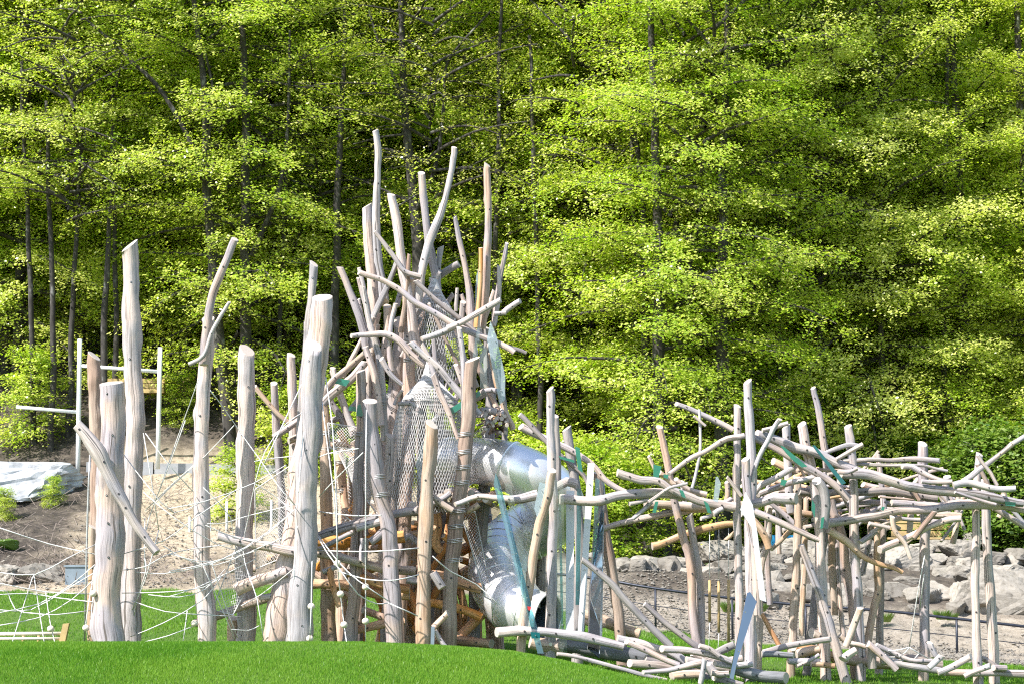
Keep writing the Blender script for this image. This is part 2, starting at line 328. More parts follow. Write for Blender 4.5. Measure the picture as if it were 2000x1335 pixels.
def log_mesh(pts, rad, cut0=(0, 0), cut1=(0, 0), seed=0, sides=16, wob=1.0):
    """a barked-off natural log: uneven section, knots, slanting cut ends with end grain"""
    rs = random.Random(seed)
    A = catmull([(*p, r) for p, r in zip(pts, rad)], .09)
    Pn, r = A[:, :3].copy(), A[:, 3].copy(); n = len(Pn)
    s = np.concatenate([[0], np.cumsum(np.linalg.norm(np.diff(Pn, axis=0), axis=1))])
    ro = [rs.uniform(0, 100) for _ in range(4)]
    rm = r.mean()
    for i in range(n):
        if 0 < i < n - 1:
            Pn[i, 0] += wob * (.34 * rm * mnoise.noise(Vector((s[i] * 1.1, ro[0], 0))) + .12 * rm * mnoise.noise(Vector((s[i] * 3.7, ro[0], 7))))
            Pn[i, 2] += wob * (.34 * rm * mnoise.noise(Vector((s[i] * 1.1, ro[1], 5))) + .12 * rm * mnoise.noise(Vector((s[i] * 3.7, ro[1], 2))))
        r[i] *= 1 + .17 * wob * mnoise.noise(Vector((s[i] * 1.7, ro[2], 9)))
    T, U, W = frames(Pn)
    th = np.arange(sides) * 2 * math.pi / sides
    knots = [(rs.uniform(0, s[-1]), rs.uniform(0, 6.28), rs.uniform(.12, .3)) for _ in range(int(s[-1] * 1.3) + 1)]
    V = np.zeros((n, sides, 3))
    for i in range(n):
        prof = np.array([1 + .12 * wob * mnoise.noise(Vector((math.cos(t) * 1.2 + ro[3], math.sin(t) * 1.2, s[i] * .9)))
                         + .05 * mnoise.noise(Vector((math.cos(t) * 3 + ro[3], math.sin(t) * 3, s[i] * 3))) for t in th])
        for ks, kt, ka in knots:
            d = (s[i] - ks) / (rm * .9)
            if abs(d) < 2.5:
                dt = np.angle(np.exp(1j * (th - kt))); prof += ka * math.exp(-d * d) * np.exp(-(dt / .5) ** 2)
        rr = r[i] * prof
        V[i] = Pn[i] + rr[:, None] * (np.cos(th)[:, None] * U[i] + np.sin(th)[:, None] * W[i])
    mb = MB(); 
    for idx, cut, sg in ((0, cut0, -1), (n - 1, cut1, 1)):
        if cut != (0, 0):
            cv = np.array([-cut[0] * .7, -cut[1] * .8, 0.0]); cv = cv - T[idx] * cv.dot(T[idx])
            off = (V[idx] - Pn[idx]) @ cv
            V[idx] += np.outer(off, T[idx] * sg)
    Vl = V.reshape(-1, 3); Fc = []; UV = []
    circ = 2 * math.pi * rm
    for i in range(n - 1):
        for j in range(sides):
            k = (j + 1) % sides; Fc.append((i * sides + j, i * sides + k, (i + 1) * sides + k, (i + 1) * sides + j))
            u0, u1 = j / sides * circ, (j + 1) / sides * circ
            UV.append([(u0, s[i]), (u1, s[i]), (u1, s[i + 1]), (u0, s[i + 1])])
    mb.add(Vl, Fc, UV, 0)
    for idx, flip in ((0, True), (n - 1, False)):            # bevelled cut face
        ring = V[idx]; c = ring.mean(0); sgn = -1 if flip else 1
        inner = c + (ring - c) * .93 + T[idx] * sgn * r[idx] * .06
        VV = np.concatenate([ring, inner, [c + T[idx] * sgn * r[idx] * .06]]); F2 = []; U2 = []
        for j in range(sides):
            k = (j + 1) % sides
            q = (j, k, sides + k, sides + j); t3 = (sides + j, sides + k, 2 * sides)
            a = [(math.cos(th[m]) * r[idx] * (1 if m2 else .93), math.sin(th[m]) * r[idx]) for m, m2 in ((j, 1), (k, 1), (k, 0), (j, 0))]
            F2.append(q[::-1] if flip else q); U2.append(a[::-1] if flip else a)
            b = [(math.cos(th[j]) * r[idx], math.sin(th[j]) * r[idx]), (math.cos(th[k]) * r[idx], math.sin(th[k]) * r[idx]), (0, 0)]
            F2.append(t3[::-1] if flip else t3); U2.append(b[::-1] if flip else b)
        mb.add(VV, F2, U2, 1)
    return mb, Pn, r, T
LOGN = [0]
def parse(s): return [tuple(float(c) for c in q.split(',')) for q in s.split()]
def log(parent, name, pts, r, Y, mat='s', cut=None, cut0=None, post=False, bolts=1, wob=1.0):
    """pts: pixel polyline, first point = free end. r, Y: (first, last) radius in px and depth. post: carried on into the ground."""
    pp = parse(pts); LOGN[0] += 1
    if not isinstance(r, (tuple, list)): r = (r, r)
    if not isinstance(Y, (tuple, list)): Y = (Y, Y)
    d = [0]
    for a, b in zip(pp, pp[1:]): d.append(d[-1] + math.hypot(a[0] - b[0], a[1] - b[1]))
    W = []; R = []
    for (x, y), q in zip(pp, d):
        t = q / d[-1]; Yq = Y[0] + (Y[-1] - Y[0]) * t
        W.append(P(x, y, Yq)); R.append((r[len(R)] if len(r) == len(pp) and len(r) > 2 else r[0] + (r[-1] - r[0]) * t) * Yq / F)
    if post:
        last = W[-1]; g = GH(last.x, last.y) - .12
        if last.z > g + .03:
            dirv = (W[-1] - W[-2]).normalized(); dirv.z = min(dirv.z, -.6)
            k = (last.z - g) / -dirv.z; W.append(last + dirv * k); R.append(R[-1])
    if cut is None: cut = random.Random(LOGN[0]).choice([(.5, -.6), (-.5, -.6), (.2, -.8), (-.9, -.2), (.8, -.3), (0, -.3)])
    mb, Pn, rr, T = log_mesh([tuple(v) for v in W], R, cut0=cut, cut1=cut0 or (0, 0), seed=LOGN[0], wob=wob,
                             sides=18 if max(r) > 12 else (14 if max(r) > 6 else 10))
    o = mb.build(name, [WOOD[mat], M['end']], parent)
    # dark drilled bolt holes that face the viewer's side
    rs = random.Random(LOGN[0] + 500); n = len(Pn)
    for b in range(bolts):
        i = int((b + rs.uniform(.25, .75)) / bolts * (n - 1)); i = min(max(i, 1), n - 2)
        dx = rs.uniform(-.45, .45)
        side = Vector((dx, -math.sqrt(1 - dx * dx), 0)); t = Vector(T[i]); side = (side - t * side.dot(t)).normalized()
        c = Vector(Pn[i]) + side * rr[i] * .97; rad = min(.019, rr[i] * .24)
        m2 = MB(); tube(m2, [c - side * .015, c + side * .009], rad, 10, 1)
        m3 = MB()
        bo = m2.build('bolt', M['bolt'], o, False)
        if rs.random() < .5:
            tube(m3, [c, c + side * .018], rad * .5, 6, 1); m3.build('bolt_head', M['bolt_metal'], bo, False) if parent is None else None
    return o
def plate(mb, corners, thick, mi=0):
    """a flat slab with real thickness; corners in world space"""
    c = [Vector(p) for p in corners]; nrm = (c[1] - c[0]).cross(c[-1] - c[0]).normalized() * thick / 2
    n = len(c); V = [tuple(p + nrm) for p in c] + [tuple(p - nrm) for p in c]
    Fc = [tuple(range(n)), tuple(range(2 * n - 1, n - 1, -1))] + [(i, i + n, (i + 1) % n + n, (i + 1) % n) for i in range(n)]
    mb.add(V, Fc, None, mi)
def pplate(name, pts, Y, mat, thick, parent, bolts=0):
    pp = parse(pts)
    if not isinstance(Y, (tuple, list)): Y = [Y] * len(pp)
    mb = MB(); cs = [P(x, y, q) for (x, y), q in zip(pp, Y)]; plate(mb, cs, thick)
    o = mb.build(name, M[mat], parent, False)
    for b in range(bolts):
        t = (b + .5) / bolts; m = len(cs) // 2
        c = (cs[0] * .5 + cs[1] * .5).lerp(cs[m] * .5 + cs[(m + 1) % len(cs)] * .5, t)
        m2 = MB(); tube(m2, [c + Vector((0, -thick, 0)), c + Vector((0, -thick - .012, 0))], .012, 8, 1); m2.build('screw', M['bolt_metal'], o, False)
    return o
def box(mb, c, s, rz=0, mi=0, rx=0):
    c = Vector(c); V = []
    for z in (-1, 1):
        for x, y in ((-1, -1), (1, -1), (1, 1), (-1, 1)):
            v = Vector((x * s[0] / 2, y * s[1] / 2, z * s[2] / 2))
            if rx: v = Vector((v.x, v.y * math.cos(rx) - v.z * math.sin(rx), v.y * math.sin(rx) + v.z * math.cos(rx)))
            v = Vector((v.x * math.cos(rz) - v.y * math.sin(rz), v.x * math.sin(rz) + v.y * math.cos(rz), v.z)); V.append(tuple(c + v))
    mb.add(V, [(3, 2, 1, 0), (4, 5, 6, 7), (0, 1, 5, 4), (1, 2, 6, 5), (2, 3, 7, 6), (3, 0, 4, 7)], None, mi)

# ================================================================== SETTING
def axis(a, b, fa, fb, fine, coarse):
    v = list(np.arange(a, fa, coarse)) + list(np.arange(fa, fb, fine)) + list(np.arange(fb, b + coarse, coarse)); return np.array(v)
xs = axis(-120, 120, -21, 21, .18, 3.0); ys = axis(-140, 220, 17, 66, .18, 2.5)
X, Yg = np.meshgrid(xs, ys); Z = H(X, Yg)
lawn = 1 - sst(-.12, .12, Yg - (lawn_edge(X) + .35 * np.sin(X * 1.9) + .2 * np.sin(X * 5.1)))
nzv = np.array([mnoise.noise(Vector((a * .35, b * .35, 3.3))) for a, b in zip(X.ravel(), Yg.ravel())]).reshape(X.shape)
nz2 = np.array([mnoise.noise(Vector((a * 1.6, b * 1.6, 8.3))) for a, b in zip(X.ravel(), Yg.ravel())]).reshape(X.shape)
rightw = sst(-3, 2.5, X)
forest_and_gap_shade = np.maximum(sst(61, 63, Yg), (1 - rightw) * (sst(-.25, .0, nzv + nz2 * .4) * np.interp(X, [-12, -9.5], [.95, .45]) * (1 - sst(52.5, 55, Yg + nz2 * 2))))
forest_and_gap_shade = np.maximum(forest_and_gap_shade, sst(50.6, 51.6, Yg + nz2 * .5) * sst(2, 3.5, X) * .9)  # dark soil colour here paints in the shade of the gaps between boulders
forest_and_gap_shade = np.maximum(forest_and_gap_shade, sst(53, 55, Yg) * rightw)
forest_and_gap_shade = np.maximum(forest_and_gap_shade, (1 - sst(-12.8, -10.8, X + nz2)) * sst(49, 51, Yg))
sand = (1 - rightw) * .95 + .25 * sst(8, 12, X)
rough = (1 - lawn) * (1 - sst(66, 70, Yg))
Z = Z + rough * (.10 * nzv + .09 * nz2) + lawn * .03 * nzv
ny, nx = X.shape
me = bpy.data.meshes.new('ground')
V = np.stack([X, Yg, Z], -1).reshape(-1, 3)
idx = np.arange(nx * ny).reshape(ny, nx)
Q = np.stack([idx[:-1, :-1], idx[:-1, 1:], idx[1:, 1:], idx[1:, :-1]], -1).reshape(-1, 4)
def quick_mesh(me, V, Q, k=4):
    me.vertices.add(len(V)); me.vertices.foreach_set('co', np.asarray(V, np.float32).ravel())
    me.loops.add(Q.size); me.loops.foreach_set('vertex_index', Q.astype(np.int32).ravel())
    me.polygons.add(len(Q)); me.polygons.foreach_set('loop_start', (np.arange(len(Q)) * k).astype(np.int32))
    me.polygons.foreach_set('loop_total', np.full(len(Q), k, np.int32)); me.update(calc_edges=True)
quick_mesh(me, V, Q)
ca = me.color_attributes.new('zone', 'FLOAT_COLOR', 'POINT')
ca.data.foreach_set('color', np.stack([lawn, forest_and_gap_shade, sand, np.ones_like(lawn)], -1).reshape(-1).astype(np.float32))
me.polygons.foreach_set('use_smooth', np.ones(len(Q), bool)); me.materials.append(M['ground'])
g = bpy.data.objects.new('ground', me); C.objects.link(g); g['kind'] = 'structure'

# grass blades over the lawn: one uncountable thing
def blades(n, x0, x1, y0, y1, h, wd):
    x = rng.uniform(x0, x1, n); y = rng.uniform(y0, y1, n)
    x = x * y                                                   # px-like spread, so density follows the view cone
    k = y < lawn_edge(x) + .35 * np.sin(x * 1.9) + .2 * np.sin(x * 5.1); x, y = x[k], y[k]; n = len(x)
    z = H(x, y) + .0; hh = h * rng.uniform(.55, 1.25, n); a = rng.uniform(0, 6.28, n)
    lx, ly = rng.normal(0, .4, n) * hh, rng.normal(0, .4, n) * hh
    b0 = np.stack([x - np.cos(a) * wd, y - np.sin(a) * wd, z - .02], -1); b1 = np.stack([x + np.cos(a) * wd, y + np.sin(a) * wd, z - .02], -1)
    tp = np.stack([x + lx, y + ly, z + hh], -1)
    return np.stack([b0, b1, tp], 1).reshape(-1, 3)
Vb = np.concatenate([blades(750000, -.29, .29, 19.5, 29, .036, .005), blades(220000, -.29, .29, 29, 50, .05, .010)])
me = bpy.data.meshes.new('grass'); quick_mesh(me, Vb, np.arange(len(Vb)).reshape(-1, 3), 3)
a = me.attributes.new('rnd', 'FLOAT', 'FACE'); a.data.foreach_set('value', rng.random(len(Vb) // 3).astype(np.float32))
me.materials.append(M['grass']); g = bpy.data.objects.new('grass', me); C.objects.link(g); g['kind'] = 'stuff'
g['label'] = 'short mown bright green grass of the lawn in front'; g['category'] = 'grass'

# leaf litter and twigs scattered on the raw bank
def litter():
    mb = MB()
    for _ in range(2600):
        if random.random() < .6: x, y = random.uniform(-20, -9), random.uniform(49.5, 60)
        else: x, y = random.uniform(-20, -3), random.uniform(49.5, 52.5)
        z = GH(x, y) + .06; an = random.uniform(0, 6.28); l = random.uniform(.1, .45)
        p = Vector((x, y, z)); q = p + Vector((math.cos(an) * l, math.sin(an) * l, random.uniform(-.02, .28)))
        tube(mb, [p, q], random.uniform(.004, .010), 3, 1, False)
    return mb
g = litter().build('brushwood', M['twig'], None, False); tag(g, 'dark tangle of dead twigs on the left bank', 'brushwood', None, 'stuff')
def pebbles():
    V = []; Fc = []; mb = MB()
    for _ in range(9000):
        x = random.uniform(2, 15) if random.random() < .72 else random.uniform(-12, -2); y = float(lawn_edge(x)) + .3 + abs(random.gauss(0, 3.2)) * (1 if x > 0 else 1.6); 
        if y > (54 if x > 0 else 59): continue
        z = GH(x, y); r = random.uniform(.012, .05) * random.uniform(.5, 1.3); 
        pts = [(x + r * random.uniform(.7, 1.3) * a, y + r * b, z + .03 + r * c) for a, b, c in ((1, 0, 0), (-1, 0, 0), (0, 1, 0), (0, -1, 0), (0, 0, .7), (0, 0, -.7))]
        mb.add(pts, [(0, 2, 4), (2, 1, 4), (1, 3, 4), (3, 0, 4), (2, 0, 5), (1, 2, 5), (3, 1, 5), (0, 3, 5)])
    return mb
g = pebbles().build('gravel', M['rock'], None, False); tag(g, 'loose grey stones strewn over the gravel bank behind the railing', 'gravel', None, 'stuff')

# ================================================================== TREES
def leaves_mesh(name, P0, size, mat, flat=.5, droop=.0):
    n = len(P0); ow = P0[:, :2] / (np.linalg.norm(P0[:, :2], axis=1)[:, None] + .3)
    nrm = np.stack([rng.normal(0, flat, n) + .5 * ow[:, 0], rng.normal(0, flat, n) + .5 * ow[:, 1], np.ones(n)], -1); nrm /= np.linalg.norm(nrm, axis=1)[:, None]
    a = rng.normal(size=(n, 3)); u = np.cross(nrm, a); u /= np.linalg.norm(u, axis=1)[:, None]; v = np.cross(nrm, u)
    s = size * rng.uniform(.65, 1.25, n)[:, None]
    V = np.stack([P0 - u * s, P0 + v * s * .62 + u * s * .1, P0 + u * s, P0 - v * s * .62 + u * s * .1], 1).reshape(-1, 3)
    me = bpy.data.meshes.new(name); quick_mesh(me, V, np.arange(n * 4).reshape(-1, 4))
    at = me.attributes.new('rnd', 'FLOAT', 'FACE'); at.data.foreach_set('value', rng.random(n).astype(np.float32))
    me.materials.append(mat); return me
def make_crown(seed, Ht, R, nb, nlat, nleaf, mat, z0=.10, size=.052, top=.3, thick=.14):
    rs = np.random.default_rng(seed); mb = MB(); L = []
    for b in range(nb):
        h = z0 + (1 - z0 - .02) * ((b + rs.uniform(0, .9)) / nb); az = b * 2.39996 + rs.uniform(-.4, .4)
        prof = (.8 + .2 * math.sin(math.pi * min(h / .6, 1))) if h < .6 else 1 - (1 - top) * ((h - .6) / .4) ** 1.3
        Lb = R * prof * rs.uniform(.7, 1.15); el = R_(2 + 50 * h ** 1.6 + rs.uniform(-14, 22))
        z = h * Ht; d = np.array([math.cos(az) * math.cos(el), math.sin(az) * math.cos(el), math.sin(el)])
        p0 = np.array([0, 0, z]); pts = [p0]; p = p0.copy()
        for k in range(6):
            d = d + np.array([rs.normal(0, .09), rs.normal(0, .09), rs.normal(0, .06) - .085]); d /= np.linalg.norm(d)
            p = p + d * Lb / 6; pts.append(p.copy())
        pts = np.array(pts); r0 = .026 + .012 * Lb * (1 - .4 * h)
        tube(mb, pts, list(np.linspace(r0, .008, 7)), 5, 1.0, False)
        for l in range(nlat):
            t = .14 + .86 * (l + rs.uniform(0, .8)) / nlat; i = min(int(t * 6), 5); q = pts[i] + (pts[i + 1] - pts[i]) * (t * 6 - i)
            dd = pts[i + 1] - pts[i]; dd /= np.linalg.norm(dd); side = np.array([-dd[1], dd[0], 0]) * (1 if l % 2 else -1)
            side /= np.linalg.norm(side) + 1e-9
            ld = dd * .75 + side * rs.uniform(.5, 1.2) + np.array([0, 0, rs.normal(.03, .22)]); ld /= np.linalg.norm(ld)
            ll = Lb * (.42 - .26 * t) * rs.uniform(.6, 1.25) + .25
            e = q + ld * ll + np.array([0, 0, -.05 * ll * ll])
            if l % 2 == 0: tube(mb, [q, (q + e) / 2 + np.array([0, 0, .04]), e], [.014, .009, .004], 3, 3, False)
            m = int(nleaf * (.4 + ll)); tt = rs.random(m) ** .8
            c = q + (e - q) * tt[:, None] + rs.normal(size=(m, 3)) * np.array([.17, .17, thick])
            # leaves gather in little bunches along the twigs
            c = c[rs.integers(0, max(1, m // 3), m)] + rs.normal(size=(m, 3)) * np.array([.075, .075, .05])
            L.append(c)
    P0 = np.concatenate(L)
    return leaves_mesh('crown', P0, size, mat), mb
def mesh_only(mb, name, mat):
    o = mb.build(name, mat, None, True); me = o.data; me.transform(__import__('mathutils').Matrix.Translation(o.location))
    bpy.data.objects.remove(o); return me
VAR = []
specs = [(1, 24, 5.4, 92, 16, 74, 'leaf'), (2, 23, 5.0, 88, 16, 74, 'leaf'), (3, 26, 5.9, 96, 16, 70, 'leaf'), (4, 24, 4.7, 66, 14, 46, 'leaf')]
for s in specs:
    cm, mb = make_crown(s[0], s[1], s[2], s[3], s[4], s[5], M[s[6]]); VAR.append((cm, mesh_only(mb, 'limbs', M['bark']), s[1]))
cm, mb = make_crown(21, 24, 4.2, 60, 12, 11, M['leaf_yellow'], z0=.30, size=.045); VAR.append((cm, mesh_only(mb, 'limbs', M['bark']), 24))
cm, mb = make_crown(31, 3.2, 1.5, 26, 8, 42, M['leaf'], z0=.06, size=.055); VAR.append((cm, mesh_only(mb, 'limbs', M['bark']), 3.2))
cm, mb = make_crown(32, 2.2, 1.3, 26, 8, 60, M['leaf_dark'], z0=.04, size=.05); VAR.append((cm, mesh_only(mb, 'limbs', M['bark']), 2.2))
cm, mb = make_crown(41, 23, 3.2, 40, 8, 15, M['leaf'], z0=.30, size=.05, thick=.2); VAR.append((cm, mesh_only(mb, 'limbs', M['bark']), 23))
def trunk_mb(pts, r0, r1, seed):
    A = catmull([(*p, r) for p, r in zip(pts, np.linspace(r0, r1, len(pts)))], .5)
    for i in range(1, len(A)):
        A[i, 0] += .07 * mnoise.noise(Vector((A[i, 2] * .5, seed, 1))); A[i, 1] += .07 * mnoise.noise(Vector((A[i, 2] * .5, seed, 4)))
    mb = MB(); tube(mb, [tuple(a[:3]) for a in A], [float(q) for q in A[:, 3]], 11, .6, True); return mb
TREES = []
def tree(label, px, Y, var, rot, s=1.0, r0=.24, trunk=None, group=None, name='beech_tree', fork=None, cat='tree', back=0):
    x = (px - 1000) * Y / F; z = GH(x, Y) - .15
    t = thing(name, label, cat, (x, Y, z), group); cm, lm, ht = VAR[var]
    if trunk:
        pp = parse(trunk); W = [P(a, b, Y) for a, b in pp]; W.append(Vector((W[-1].x, Y, z)))
        W = W[::-1]; e = W[-1] + (W[-1] - W[-2]).normalized() * 3; W.append(e)
    else:
        W = [Vector((x, Y, z)), Vector((x + .1, Y, z + ht * s * .35)), Vector((x - .05, Y, z + ht * s * .7)), Vector((x, Y, z + ht * s * .97))]
    trunk_mb([tuple(v) for v in W], r0 * s, .05, px).build('trunk', M['bark'], t)
    if fork:
        for fpts, fr in fork:
            fw = [P(a, b, Y - .1) for a, b in parse(fpts)]
            m = MB(); tube(m, [tuple(v) for v in fw], list(np.linspace(fr * Y / F, fr * .4 * Y / F, len(fw))), 8, .4, True); m.build('limb', M['bark'], t)
    for nm, me in (('crown', cm), ('branches', lm)):
        o = bpy.data.objects.new(nm, me); C.objects.link(o); o.parent = t; o.rotation_euler = (.13 * math.sin(px * 1.7), .15 * math.sin(px * 2.9 + 1), rot); o.scale = (s, s, s); o.location = (0, back, 0)
    return t
# the front row along the wood's edge
tree('beech at the far left edge with low drooping sprays behind the pale stone heap', 30, 66, 0, 0.4, r0=.2)
tree('beech with thin pale trunk behind the white goal-like poles', 150, 68, 1, 1.3, r0=.17)
tree('slender beech between the white poles and the tallest free-standing log', 225, 68, 3, 4.0, r0=.15)
tree('dark leaning beech trunk that forks above the branched log post', 445, 61.8, 3, 2.2, back=1.3, r0=.23, trunk='378,0 398,160 403,300 410,450 425,640 452,860',
     fork=[('415,500 398,330 418,200 398,90', 5), ('404,345 352,238 305,165 262,125 228,88 205,70 170,40', 5.5)])
tree('straight beech with a heavy dark trunk just right of the leaning one', 485, 62.2, 3, 5.1, back=1.3, r0=.26, trunk='470,-20 478,180 480,420 481,700 486,900',
     fork=[('492,500 545,370 562,250 566,60', 6)])
tree('tall sparse tree with yellowish catkins and lichened trunk behind the tower top', 822, 62.5, 4, .9, back=.5, r0=.26, trunk='782,-20 790,180 802,330 815,470 820,700', name='catkin_tree',
     fork=[('808,420 850,330 868,200 875,120 960,20', 5), ('798,300 780,180 742,90 720,20', 5), ('800,262 745,268 690,282', 3)])
tree('beech behind the left half of the tower', 650, 68, 2, 3.0)
tree('bushy beech directly right of the tower top', 1010, 66, 0, 2.6)
tree('beech with twin dark trunks behind the glass strips, left one', 1262, 61, 3, 1.9, r0=.2, trunk='1246,300 1256,400 1262,700 1268,880')
tree('beech with twin dark trunks behind the glass strips, thick right one', 1294, 59, 3, .2, r0=.33, trunk='1272,60 1285,450 1287,700 1294,1000 1294,1090')
tree('broad beech with very pale yellow-green sprays above the right log frame', 1412, 59.3, 3, 4.4, r0=.33, trunk='1420,60 1412,420 1410,700 1412,1000 1412,1080')
tree('thin straight grey trunked beech with dead limb stub above the right log frame', 1520, 64, 3, 3.3, r0=.13)
tree('beech with mottled pale trunk behind the middle of the right log frame', 1604, 64.5, 1, .7, r0=.2)
tree('beech with wide flat sprays above the timber bench', 1740, 63.5, 2, 2.9, r0=.22)
tree('dense beech near the right edge above the hut roof', 1880, 63, 0, 5.6, r0=.22)
tree('beech half cut by the right edge of the view', 2010, 62.5, 1, 3.9, r0=.22)
for px, Y, v, ro, lb in ((560, 68.5, 0, 1.0, 'bright full beech between the heavy dark trunk and the tower'), (360, 68, 2, 2.5, 'full beech in the second row above the tallest free-standing log'), (760, 67.5, 0, 4.1, 'dense beech filling in behind the catkin tree'),
    (905, 67.5, 1, 5.3, 'dense beech behind the right-hand branches of the tower top'), (1150, 66.5, 2, .5, 'broad bright beech in the second row above the glass strips'), (1350, 66.5, 0, 3.6, 'full bright beech in the second row between the thick dark trunks'), (1480, 67, 1, 2.2, 'full beech in the second row behind the thin grey trunk')):
    tree(lb, px, Y, v, ro, r0=.18)
for px, Y, r0, tr, lb in ((62, 62.6, .11, '48,300 60,560 66,880', 'slim dark tree left of the white side arm'), (100, 62.2, .13, '96,380 104,640 98,880', 'slim tree standing just right of the white side arm tip'), (138, 63, .13, '152,420 140,640 134,880', 'pale slim tree close behind the left white pole'),
    (203, 62.5, .15, '214,430 206,600 198,860', 'slim dark leaning tree between the two white poles'), (228, 63.2, .12, '224,380 226,600 228,860', 'second slim tree between the two white poles'), (548, 62, .10, '560,300 548,600 540,860', 'slim tree behind the slim short log'), (655, 61.5, .2, '668,200 656,500 652,800', 'dark tree right behind the round-topped log'),
    (962, 61.5, .12, '975,150 968,500 960,800', 'slim tree behind the tallest right branch of the tower'), (1052, 61, .12, '1040,250 1050,560 1056,860', 'slim forked tree right of the tower above the slide'), (1322, 60.5, .14, '1312,100 1322,450 1326,900', 'slim dark tree between the thick dark trunks'),
    (1235, 61.5, .13, '1232,200 1240,600 1236,1000', 'slim dark tree left of the thick dark trunk'), (1468, 61, .15, '1478,300 1470,700 1466,950', 'slim tree directly behind the tallest front post'), (1524, 60.5, .12, '1520,500 1521,700 1524,950', 'slim pale tree behind the forked branch of the right frame'), (1600, 61, .17, '1606,400 1600,700 1598,950', 'stouter pale tree behind the bent pinkish post'),
    (1722, 61, .13, '1716,200 1720,600 1726,950', 'slim tree behind the middle of the right frame'), (1845, 61.5, .12, '1850,150 1842,560 1848,950', 'slim tree between the timber bench and the hut')):
    tree(lb, px, Y + (0 if px < 300 else 1.2), 7, px * .37, r0=r0, trunk=tr, name='slim_beech_tree')
# rows deeper in the wood
k = 0
for (Yr, x0, x1, stp) in ((69.5, -140, 2150, 180), (74, -60, 2150, 190), (80, -120, 2160, 210), (87, -80, 2160, 230), (96, -100, 2160, 230), (106, -60, 2160, 230)):
    for px in np.arange(x0, x1, stp):
        k += 1; jp = px + rng.uniform(-50, 50)
        if Yr < 72 and 700 < jp < 900: continue
        tree('beech trunk and crown deep in the spring wood', jp, Yr + rng.uniform(-1.2, 1.2), int(rng.integers(0, 4)), rng.uniform(0, 6.28), rng.uniform(.95, 1.15), r0=.19, group='trees deep in the wood')
# low leafy growth under the wood
def shrub(label, px, py, Y, var, s, group=None, name='shrub'):
    p = P(px, py, Y); z = GH(p.x, Y) - .05
    t = thing(name, label, 'shrub', (p.x, Y, z), group); cm, lm, ht = VAR[var]
    for nm, me in (('foliage', cm), ('stem', lm)):
        o = bpy.data.objects.new(nm, me); C.objects.link(o); o.parent = t; o.rotation_euler = (0, 0, px * .7); o.scale = (s, s, s * .95)
shrub('young leafy beech sapling on the bank left of the diagonal branch', 105, 960, 57.5, 5, .26, name='sapling')
shrub('small pale green sapling at the left edge behind the ropes', 8, 1000, 56, 5, .28, name='sapling')
shrub('sparse sapling in front of the concrete wall behind the ropes', 462, 960, 56, 5, .62, name='sapling')
for px, Y, s in ((1165, 56.5, .95), (1235, 57.2, .85), (1115, 57, 1.0), (1480, 60, .7), (1045, 56.5, .9), (1350, 60.5, .7)):
    shrub({1165: 'bright leafy shrub just right of the tall glass strips, above the bank', 1235: 'leafy shrub left of the thick dark trunk above the bank', 1115: 'leafy shrub behind the white strips', 1480: 'small shrub behind the tallest post of the right frame', 1045: 'leafy shrub behind the slide exit', 1350: 'low shrub between the two thick dark trunks'}[px], px, 1080, Y, 5, s, 'shrubs above the boulder bank')
for px, Y, s in ((1620, 61, 1.), (1860, 58.6, 1.2), (1700, 61, 1.1), (1930, 59, 1.5), (1985, 58.5, 1.6), (1750, 62, 1.3), (2040, 58, 1.5), (1560, 62, 1.3), (1820, 61, 1.4)):
    shrub('dark green bush behind the boulders, ' + {1620: 'left of the middle posts', 1860: 'right of the timber bench', 1700: 'left of the timber bench', 1930: 'behind the twin posts', 1985: 'at the right edge', 1750: 'behind the timber bench, left one', 2040: 'cut by the right edge', 1560: 'behind the blue box', 1820: 'behind the timber bench, right one'}[px], px, 1080, Y, 6, s, 'dark bushes behind the boulders')
for px, Y, s in ((560, 61, .8), (640, 60.5, .9), (880, 60, .9), (350, 63.5, .5), (240, 64.5, .6), (60, 62.5, .9), (1000, 60, .9), (720, 60, .9)):
    shrub('low leafy shrub on the edge of the wood, ' + {560: 'right of the smooth pink log', 640: 'right of the round-topped log', 880: 'behind the wire-bound post of the tower', 350: 'small, above the concrete wall', 240: 'small, between the white poles', 60: 'above the pale heap', 1000: 'behind the upper bend of the slide', 720: 'behind the left half of the tower'}[px], px, 1000, Y, 5, s, 'shrubs along the left wood edge')

# ================================================================== BACKGROUND OBJECTS
t = thing('steel_goal_frame', 'white pole frame with crossbar and side arm standing above the concrete wall', 'pole frame', P(233, 900, 62))
def ppole(pts, rpx, Y, name, mat, parent):
    m = MB(); W = [P(a, b, Y) for a, b in parse(pts)]; tube(m, W, rpx * Y / F, 8, 1.0); return m.build(name, M[mat], parent)
ppole('156,662 152,930', 4.6, 60.3, 'upright', 'pole', t); ppole('313,678 308,915', 4.6, 60.3, 'upright', 'pole', t)
ppole('160,714 310,725', 3.6, 60.3, 'crossbar', 'pole', t); ppole('32,794 150,804', 3.4, 60.3, 'side_arm', 'pole', t)
wl = thing('retaining_wall', 'low grey concrete retaining wall along the top of the left bank', 'wall', P(370, 925, 61))
for x0, x1 in ((170, 300), (303, 378), (381, 470), (473, 560)):
    a = P(x0, 903 + (x0 - 170) * .02, 60.9); b = P(x1, 905 + (x1 - 170) * .02, 60.9); m = MB()
    box(m, ((a.x + b.x) / 2, 60.9, a.z - .45), (b.x - a.x, .2, .95)); m.build('wall_panel', M['concrete'], wl, False)
def timber(label, px, py, Y, wpx, rows, mat='yellow', tilt=0):
    p = P(px, py, Y); wd = wpx * Y / F; t = thing('timber_stack', label, 'timber', p)
    for r in range(rows):
        m = MB(); box(m, (p.x + random.uniform(-.05, .05), Y, p.z + .07 + r * .155), (wd * random.uniform(.94, 1), .9, .14), tilt); m.build('plank', M[mat], t, False)
